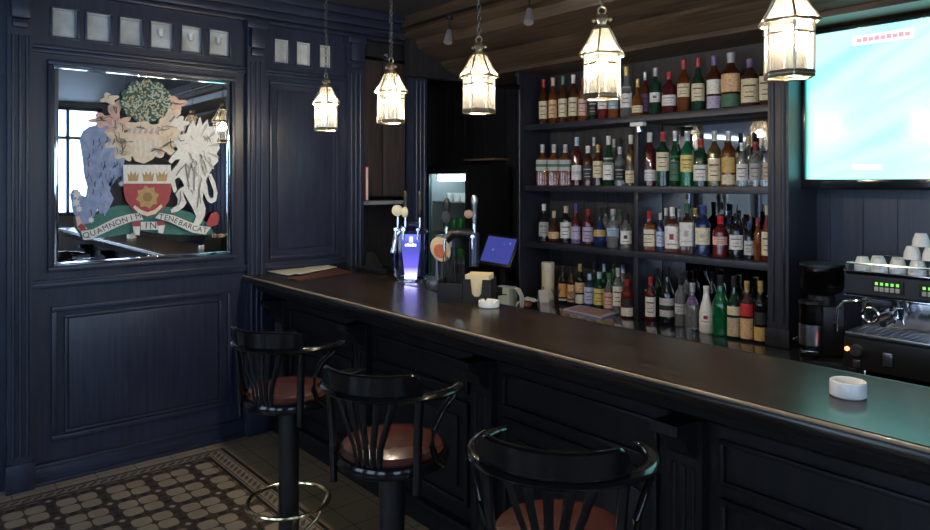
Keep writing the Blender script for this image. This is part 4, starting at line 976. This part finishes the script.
b = MB(); b.lathe([(0, 0), (.036, 0), (.036, .006), (0, .008)], 24, Matrix.Translation((-.02, -.062, .232)) @ Matrix.Rotation(R(75), 4, 'X') @ Matrix.Rotation(R(30), 4, 'Z'), flat=1.2); b.build('badge_face', mat('badge_red', (.45, .12, .06), .35, noise=.3), bo)
for k, (x, z0, z1) in enumerate(((.01, .32, .56), (.175, .34, .58))):
    b = MB(); b.cyl((x, 0, z0), (x, 0, z0 + .06), .012, seg=10); b.cyl((x, -.03, z0 - .02), (x, -.09, z0 - .02), .011, seg=10); b.cyl((x, -.085, z0 - .02), (x, -.085, z0 - .09), .009, seg=10); b.build('faucet', M_CHROME, t)
    b = MB(); b.lathe([(.010, z0 + .05), (.016, z0 + .12), (.017, z1 - .06), (.022, z1 - .04), (.020, z1 - .02), (.012, z1), (0, z1 + .004)], 14, Matrix.Translation((x, 0, -.02))); b.build('handle', M_IRON if k == 0 else M_STEEL, t)
    b = MB(); b.lathe([(0, 0), (.026, 0), (.026, .008), (0, .011)], 20, Matrix.Translation((x - .03 * k, -.022, z0 + .11)) @ Matrix.Rotation(R(90), 4, 'X'), flat=1.0 + .4 * (1 - k)); b.build('round_badge', mat('badge_brown', (.32, .18, .12), .3, .3, noise=.2) if k else M_IRON, t)

# ------------------------------------------------------------------ NAPKIN CADDY
X, Y = on_z(463, 303, ZC)
RZ = R(32); cxy = Vector((X, Y)) + Matrix.Rotation(RZ, 2) @ Vector((0, .0))
cad = thing('napkin_caddy', 'black plastic caddy holding cream napkins and black straws', 'caddy', (X, Y + .0, ZC + .0008), R(36))
b = MB()   # local: corner at origin, +x to the right, +y away, -x left compartment
b.box(-.14, .15, 0, .15, 0, .006); b.box(-.14, -.134, 0, .15, .006, .115, .002); b.box(.144, .15, 0, .15, .006, .125, .002); b.box(-.134, .144, .144, .15, .006, .13, .002); b.box(-.005, .0, .006, .144, .006, .12, .002)
b.box(-.134, -.005, 0, .006, .006, .10, .002)
b.prism([(0, 0.006), (.144, .006), (.144, .125), (.105, .125), (.098, .05), (.085, .035), (.06, .035), (.047, .05), (.04, .125), (0, .125)], (0, .006, 0), (0, 0, 0)); b.build('holder', M_RUBBER, cad)
nm = thing('napkin_stack', 'stack of folded cream napkins standing in the black caddy', 'napkins', (X, Y, ZC), R(36))
for k in range(7):
    y0 = .012 + k * .0185; b = MB(); b.box(.008 + .002 * (k % 3), .138, y0, y0 + .016, .008, .15 - .004 * (k % 3), .004); b.build('napkin', M_NAPKIN, nm)
rnd = random.Random(3)
st0 = None
for k in range(14):
    if st0 is None:
        b = MB(); b.cyl((0, 0, 0), (0, 0, .235), .003, seg=8); st = st0 = b.build('drinking_straw', M_BLACK); tag(st, 'thin black drinking straw standing in the black caddy', 'straw', 'black straws in the caddy')
    else: st = st0.copy(); C.objects.link(st)
    lx, ly = -.12 + .1 * (k % 5) / 4 + rnd.uniform(-.006, .006), .03 + .04 * (k // 5) + rnd.uniform(-.006, .006)
    v = Matrix.Rotation(R(36), 2) @ Vector((lx, ly)); st.location = (X + v.x, Y + v.y, ZC + .008); st.rotation_euler = (rnd.uniform(-.10, .1), rnd.uniform(-.10, .1), 0)

# ------------------------------------------------------------------ TILL, PRINTER, BAG
TY = 3.80; TX, d = on_y(501, TY)
t = thing('till_screen', 'tilted touch till screen glowing blue beside the shelf post', 'till', (TX, TY, ZB), R(14))
b = MB(); b.box(-.12, .12, -.08, .10, 0, .02, .006); b.box(-.03, .03, .02, .06, .02, .30, .008); b.build('stand', M_BLACK, t)
MT = Matrix.Translation((0, -.02, .36)) @ Matrix.Rotation(R(-28), 4, 'X') @ Matrix.Rotation(R(4), 4, 'Y')
b = MB(); b.box(-.16, .16, -.02, .02, -.13, .13, .008, MT); b.build('case', M_BLACK, t)
m, nt, bs = new_mat('till_display'); tc = nt.nodes.new('ShaderNodeTexCoord'); vz = nt.nodes.new('ShaderNodeTexVoronoi'); vz.inputs['Scale'].default_value = 14; cr = nt.nodes.new('ShaderNodeValToRGB')
nt.links.new(tc.outputs['Object'], vz.inputs['Vector']); nt.links.new(vz.outputs['Distance'], cr.inputs[0]); e = cr.color_ramp.elements; e[0].position = .05; e[0].color = (.16, .2, .6, 1); e[1].position = .18; e[1].color = (.05, .06, .3, 1)
nt.links.new(cr.outputs[0], bs.inputs['Emission Color']); bs.inputs['Base Color'].default_value = (.01, .01, .03, 1); bs.inputs['Emission Strength'].default_value = .7; bs.inputs['Roughness'].default_value = .1
b = MB(); b.box(-.135, .135, -.0225, -.0205, -.105, .11, 0, MT); b.build('display', m, t)
t = thing('receipt_printer', 'pale green grey receipt printer under the till screen', 'printer', (on_y(505, 3.5)[0], 3.50, ZB), R(20))
b = MB(); b.box(-.07, .07, -.07, .07, 0, .15, .018); b.build('case', mat('pale_green_plastic', (.48, .55, .48), .4, noise=.05), t)
b = MB(); b.box(-.05, .05, -.074, -.068, .10, .107); b.build('paper_slot', M_BLACK, t)
t = thing('paper_strip', 'white curling paper receipt beside the printer', 'paper', (on_y(521, 3.5)[0], 3.50, ZB), R(15))
b = MB(); pts = [(0, .0), (.01, .05), (.006, .10), (-.02, .145), (-.05, .155)]
b.prism(pts + [(x + .003, z + .003) for x, z in pts[::-1]], (0, .0, 0)) if False else b.sweep([(x, 0, z) for x, z in pts], .028, .0012, seg=4, rect=True, up=(1, 0, .3)); b.build('sheet', M_PAPER, t)
t = thing('paper_wrapped_bun', 'brown item wrapped in white paper at the foot of the shelf post', 'package', (on_y(526, 3.58)[0], 3.58, ZB), R(20))
b = MB(); b.sphere((0, 0, .03), .045, 16, .66); b.build('bun', mat('bun_brown', (.25, .07, .04), .45, noise=.4, nscale=50), t)
b = MB(); b.prism([(-.07, 0), (-.055, .045), (-.01, .078), (.05, .07), (.075, .055), (.05, .063), (0, .066), (-.04, .04), (-.06, 0)], (0, .08, 0), (0, -.035, 0)); b.build('wrapper', M_PAPER, t)

# ------------------------------------------------------------------ FRIDGE
FY = 4.0; fx0, fx1 = on_y(427, FY)[0], on_y(468.5, FY)[0]
t = thing('drinks_fridge', 'tall glass door drinks fridge lit inside, behind the beer taps', 'fridge', (fx0, FY, 0))
FW = fx1 - fx0; fz = 1.86
b = MB(); b.box(0, .02, .02, .5, .02, fz); b.box(FW - .02, FW, .02, .5, .02, fz); b.box(0, FW, .02, .5, fz, fz + .04); b.box(0, FW, .02, .5, 0, .1); b.build('cabinet', M_BLACK, t)
b = MB(); b.box(.02, FW - .02, .48, .50, .1, fz); b.box(.0202, .03, .03, .48, .1, fz); b.box(FW - .03, FW - .0202, .03, .48, .1, fz); b.build('liner', mat('fridge_liner', (.45, .52, .55), .4, noise=.1), t)
b = MB(); xframe(b, 0, FW, .1, fz, .035, .018, .03); b.build('door_frame', M_BLACK, t)
b = MB(); b.box(.035, FW - .035, 0, .004, .135, fz - .035); b.build('door_glass', M_CLEAR, t)
b = MB(); b.box(.035, .048, -.012, .003, .14, fz - .04, .003); b.build('teal_edge_strip', mat('teal_glass_edge', (.05, .25, .27), .15, coat=.4, noise=.1), t)
for z in (1.02, 1.30, 1.57):
    b = MB(); b.box(.03, FW - .03, .05, .46, z - .012, z, .002); b.build('shelf', mat('shelf_white_wire', (.6, .65, .66), .4, noise=.1), t)
b = MB(); b.box(.10, FW - .06, .05, .09, fz - .10, fz - .04, .01); b.build('light_tube', mat('fridge_tube', (.8, .9, 1), .4, emit=(.75, .93, 1), es=9), t)
for i in range(4):
    q = thing('white_cup', 'white cup on the upper shelf inside the lit fridge', 'cup', (fx0 + .15 + i * .105, FY + .16, 1.571), 0, 'cups in the fridge')
    b = MB(); b.lathe([(0, 0), (.03, 0), (.042, .075), (.04, .075), (.028, .005), (0, .004)], 18); b.build('cup_body', M_PORC, q)
for i in range(10):
    z = 1.301 if i < 5 else 1.021
    q = thing('green_can', 'green drink can on the ' + ('middle' if i < 5 else 'lower') + ' shelf inside the lit fridge', 'can', (fx0 + .12 + (i % 5) * .10, FY + .15, z), 0, 'green cans on the ' + ('middle' if i < 5 else 'lower') + ' fridge shelf')
    b = MB(); b.lathe([(0, 0), (.028, 0), (.033, .008), (.033, .105), (.026, .116), (0, .114)], 16); b.build('can_body', mat('can_green', (.05, .45, .12), .25, .3, noise=.4, nscale=30), q)
# ledge above the fridge
t = thing('wall_ledge', 'narrow brown wooden ledge on dark wall right of the fridge', 'ledge', (on_y(484, 4.5)[0], 4.5, 1.955))
b = MB(); b.box(-.17, .27, -.12, .09, 0, .018, .005); b.build('board', mat('ledge_brown', (.25, .15, .10), .4, noise=.3), t)
b = MB(); b.box(-.1, -.08, -.08, .09, -.08, -.001); b.box(.18, .20, -.08, .09, -.08, -.001); b.build('bracket', M_IRON, t)

# recess cupboard and ledge with red folder
t = thing('wall_cupboard', 'dark brown hanging cupboard with board door in the recess', 'cupboard', (XL - .05, 2.90, 1.63))
b = MB(); b.box(-.26, -.02, .005, .455, 0, 1.1); b.build('carcass', M_DARK, t)
b = MB(); b.box(-.019, .0, .01, .22, .01, 1.09, .004); xw = b.build('door', wood('cupboard_door_wood', (.035, .028, .026), (.07, .055, .05), .45), t)
b = MB(); b.box(-.019, .0, .235, .45, .01, 1.09, .004); b.build('door', MATS['cupboard_door_wood'], t)
t = thing('recess_ledge', 'pale grey ledge under the dark cupboard in the recess', 'ledge', (XL - .05, 2.90, 1.60))
b = MB(); b.box(-.25, .05, .005, .40, -.03, 0, .003); b.build('board', mat('pale_grey_ledge', (.28, .28, .33), .4, noise=.1), t)
t = thing('red_folder', 'red folder standing upright on the pale grey recess ledge', 'folder', (XL - .03, 2.915, 1.6005))
b = MB(); b.box(0, .06, 0, .028, 0, .27, .003); b.build('cover', mat('folder_red', (.42, .05, .05), .4, noise=.1), t)
b = MB(); b.box(.005, .061, .005, .023, .01, .262); b.build('pages', M_PAPER, t)
b = MB()  # low worktop inside the recess
b.box(XL - .31, XL - .002, 2.93, 3.35, .95, .98, .003); tag(b.build('recess_worktop', M_SHELF), 'dark worktop low inside the recess behind the taps', 'worktop')

# ------------------------------------------------------------------ ESPRESSO MACHINE
EY = 3.50; ex = on_y(845, EY)[0]; EW = .80
t = thing('espresso_machine', 'black and chrome two group espresso machine stacked with white cups', 'coffee machine', (ex, EY, ZB))
b = MB()
for x in (.06, EW - .06):
    for y in (.05, .42): b.cyl((x, y, 0), (x, y, .04), .02, seg=14)
b.build('feet', M_CHROME, t)
b = MB(); b.box(0, EW, -.02, .50, .04, .19, .012); b.build('base_housing', M_BLACK, t)
b = MB(); b.box(.01, EW - .01, -.03, .20, .192, .212, .004)
for k in range(26): b.box(.03 + k * .029, .042 + k * .029, -.02, .19, .212, .216)
b.build('drip_tray', M_STEEL, t)
b = MB(); b.box(.0, EW, .20, .50, .192, .38, .006); b.build('rear_housing', M_STEEL, t)
b = MB(); b.box(.02, EW - .02, .192, .199, .22, .37, .002); b.build('splash_panel', mat('splash_chrome', (.55, .55, .58), .2, 1, noise=.2), t)
b = MB(); b.prism([(.02, .37), (.0, .39), (.0, .478), (.02, .488), (.50, .488), (.50, .37)], (EW, 0, 0), (0, 0, 0), (0, 1, 0), (0, 0, 1)); b.build('head_housing', M_BLACK, t)
b = MB()
b.box(-.004, EW + .004, -.006, .50, .489, .497, .003); b.sweep([(.01, .0, .53), (EW - .01, .0, .53), (EW - .01, .48, .53), (.01, .48, .53)], .005, seg=8, closed=True)
for x in (.01, EW / 2, EW - .01): b.cyl((x, 0, .497), (x, 0, .53), .004, seg=8)
b.box(-.004, EW + .004, -.006, -.001, .375, .383, .002)
b.build('cup_rail', M_CHROME, t)
M_KEY = mat('key_grey', (.35, .35, .35), .4, noise=.05); M_LED = mat('green_led', (.05, .3, .02), .4, emit=(.25, .9, .12), es=.9)
for gx in (.13, .32, .51):
    b = MB(); b.box(gx - .012, gx + .118, -.008, -.001, .405, .465, .003); kp = b.build('keypad', M_RUBBER, t)
    b = MB()
    for k in range(5): b.box(gx + k * .0215, gx + .017 + k * .0215, -.012, -.008, .412, .432, .002)
    b.build('keys', M_KEY, kp)
    b = MB()
    for k in range(5): b.box(gx + .003 + k * .0215, gx + .014 + k * .0215, -.0105, -.008, .440, .452)
    b.build('indicator_lights', M_LED, kp)
for gx in (.19, .50):
    b = MB(); b.cyl((gx, .12, .37), (gx, .12, .33), .036, seg=20); b.cyl((gx, .12, .33), (gx, .12, .30), .040, seg=20); b.build('group_head', M_CHROME, t)
    b = MB(); b.cyl((gx, .12, .30), (gx, .12, .275), .034, seg=20); b.sweep([(gx, .10, .285), (gx, .03, .285)], .009); b.cyl((gx - .012, .12, .275), (gx - .018, .12, .25), .006, seg=8); b.cyl((gx + .012, .12, .275), (gx + .018, .12, .25), .006, seg=8); pf = b.build('portafilter', M_CHROME, t)
    b = MB(); b.cyl((gx, .03, .285), (gx, -.08, .278), .012, .015, 12); b.build('handle', M_BLACK, pf)
b = MB(); b.sweep([(.10, .0, .36), (.07, -.05, .365), (.02, -.07, .355), (-.005, -.075, .32), (-.01, -.078, .25)], .006); b.cyl((-.01, -.078, .25), (-.011, -.078, .215), .010, seg=10); b.build('steam_wand', M_CHROME, t)
b = MB(); b.torus((.115, -.012, .30), .034, .008, 24, 8, Matrix.Rotation(R(90), 4, 'X')); b.cyl((.115, -.01, .30), (.115, .19, .30), .012, seg=12); b.build('steam_valve', M_CHROME, t)
b = MB(); b.cyl((.06, -.02, .13), (.06, -.045, .13), .028, .024, 18); b.build('power_knob', M_STEEL, t)
b = MB(); b.cyl((.018, -.02, .13), (.018, -.026, .13), .010, seg=12); b.build('power_light', mat('red_led', (.3, .02, .02), .3, emit=(1, .08, .03), es=14), t)
b = MB(); b.box(.045, .075, -.03, -.02, .05, .085, .002); b.box(.17, .21, -.03, -.02, .08, .14, .004); b.box(.48, .52, -.03, -.02, .08, .14, .004); b.build('gauge_plate', M_STEEL, t)
# cups on the machine
cup0 = None
cups = [(.04, .06, 0, 0), (.115, .05, 0, 1), (.19, .06, 0, 0), (.075, .15, 0, 0), (.16, .15, 0, 0), (.245, .14, 0, 1), (.27, .05, 0, 0), (.35, .06, 0, 0), (.43, .07, 0, 0), (.33, .15, 0, 0), (.51, .06, 0, 0), (.42, .16, 0, 0), (.60, .08, 0, 0), (.235, .10, 1, 0), (.31, .10, 1, 1), (.385, .11, 1, 0), (.27, .10, 2, 0)]
cl = ['at the front left corner', 'second at the front', 'third at the front', 'behind the front left corner', 'second in the rear row', 'third in the rear row', 'fourth at the front', 'fifth at the front', 'sixth at the front', 'fourth in the rear row', 'seventh at the front', 'fifth in the rear row', 'last at the front right', 'left of the stacked layer', 'middle of the stacked layer', 'right of the stacked layer', 'topmost of the pile']
for i, (x, y, lv, up) in enumerate(cups):
    if cup0 is None:
        q = cup0 = thing('coffee_cup', '', 'cup', (0, 0, 0), 0, 'white cups on the espresso machine')
        b = MB(); b.lathe([(0, .060), (.022, .060), (.024, .056), (.033, .03), (.036, 0), (.033, 0), (.030, .03), (.020, .052), (0, .054)], 24); b.build('cup_body', M_PORC, q)
        b = MB(); b.torus((.038, 0, .032), .012, .004, 16, 6, Matrix.Rotation(R(90), 4, 'X')); b.build('handle', M_PORC, q)
    else: q = copy_tree(cup0)
    q['label'] = 'white upturned cup on the espresso machine, ' + cl[i]
    q.location = (ex + x + .01, EY + y + .012, ZB + .4975 + lv * .0605); q.rotation_euler = (0, 0, R(90 + 13 * (i % 3))); q.scale = (1, 1, 1)

# grinder
gx, d = on_y(822, 3.6)
t = thing('coffee_grinder', 'black coffee grinder with smoked bean hopper left of the espresso machine', 'grinder', (gx, 3.6, ZB), R(25))
b = MB(); b.box(-.10, .10, -.14, .14, 0, .05, .015); b.box(-.07, .10, -.04, .14, .05, .30, .02); b.build('housing', M_BLACK, t)
b = MB(); b.cyl((-.05, -.05, .11), (-.05, -.05, .21), .055, seg=28); b.build('dosing_chamber', M_STEEL, t)
b = MB(); b.cyl((-.05, -.05, .211), (-.05, -.05, .31), .054, seg=28); b.build('dosing_glass', M_HOPPER, t)
b = MB(); b.cyl((-.05, -.05, .311), (-.05, -.05, .325), .057, seg=28); b.cyl((.0, .03, .30), (.0, .03, .345), .06, seg=28); b.build('collar', M_BLACK, t)
b = MB(); b.lathe([(.05, .345), (.092, .365), (.10, .38), (.10, .49), (.096, .49), (.096, .382), (.088, .37), (.046, .349)], 28, Matrix.Translation((0, .03, 0))); b.build('hopper', M_HOPPER, t)
b = MB(); b.lathe([(.102, .491), (.102, .503), (.03, .512), (0, .513)], 28, Matrix.Translation((0, .03, 0))); b.build('hopper_lid', M_BLACK, t)
b = MB(); b.lathe([(0, .35), (.04, .352), (.075, .40), (.06, .415), (0, .43)], 22, Matrix.Translation((0, .03, 0))); bn = b.build('beans', mat('coffee_beans', (.05, .022, .012), .4, noise=.6, nscale=120, bump=1), t); bn['kind'] = 'stuff'
b = MB(); b.box(-.08, -.02, -.13, -.06, .075, .09, .003); b.cyl((-.13, -.07, .13), (-.10, -.06, .14), .008, seg=8); b.cyl((-.09, -.12, .085), (-.09, -.2, .085), .012, seg=10); b.build('fork', M_CHROME, t)
t = thing('saucer', 'small brown saucer beside the foot of the coffee grinder', 'saucer', (gx - .11, 3.44, ZB))
b = MB(); b.lathe([(0, 0), (.035, 0), (.065, .014), (.063, .017), (.03, .006), (0, .006)], 24); b.build('dish', mat('saucer_brown', (.28, .10, .06), .3, noise=.2), t)

# ------------------------------------------------------------------ WORLD, CAMERA
w = bpy.data.worlds.new('daylight'); scn.world = w; w.use_nodes = True
bg = w.node_tree.nodes['Background']; bg.inputs[0].default_value = (.56, .73, 1.0, 1); bg.inputs[1].default_value = 6.0
cam = bpy.data.cameras.new('camera'); co = bpy.data.objects.new('camera', cam); C.objects.link(co)
co.location = (0, 0, H); co.rotation_euler = (R(90), 0, math.atan2(CF, SF))
cam.sensor_width = 36; cam.lens = 698 / 930 * 36; cam.shift_y = -83 / 930; cam.clip_start = .02
scn.camera = co
scn.view_settings.view_transform = 'Standard'; scn.view_settings.look = 'None'; scn.view_settings.exposure = .5; scn.view_settings.gamma = 1
cy = scn.cycles
cy.adaptive_threshold = .012; cy.max_bounces = 8; cy.diffuse_bounces = 3; cy.glossy_bounces = 4; cy.transmission_bounces = 6; cy.transparent_max_bounces = 12
cy.caustics_reflective = False; cy.caustics_refractive = False; cy.sample_clamp_indirect = 4; cy.use_denoising = True
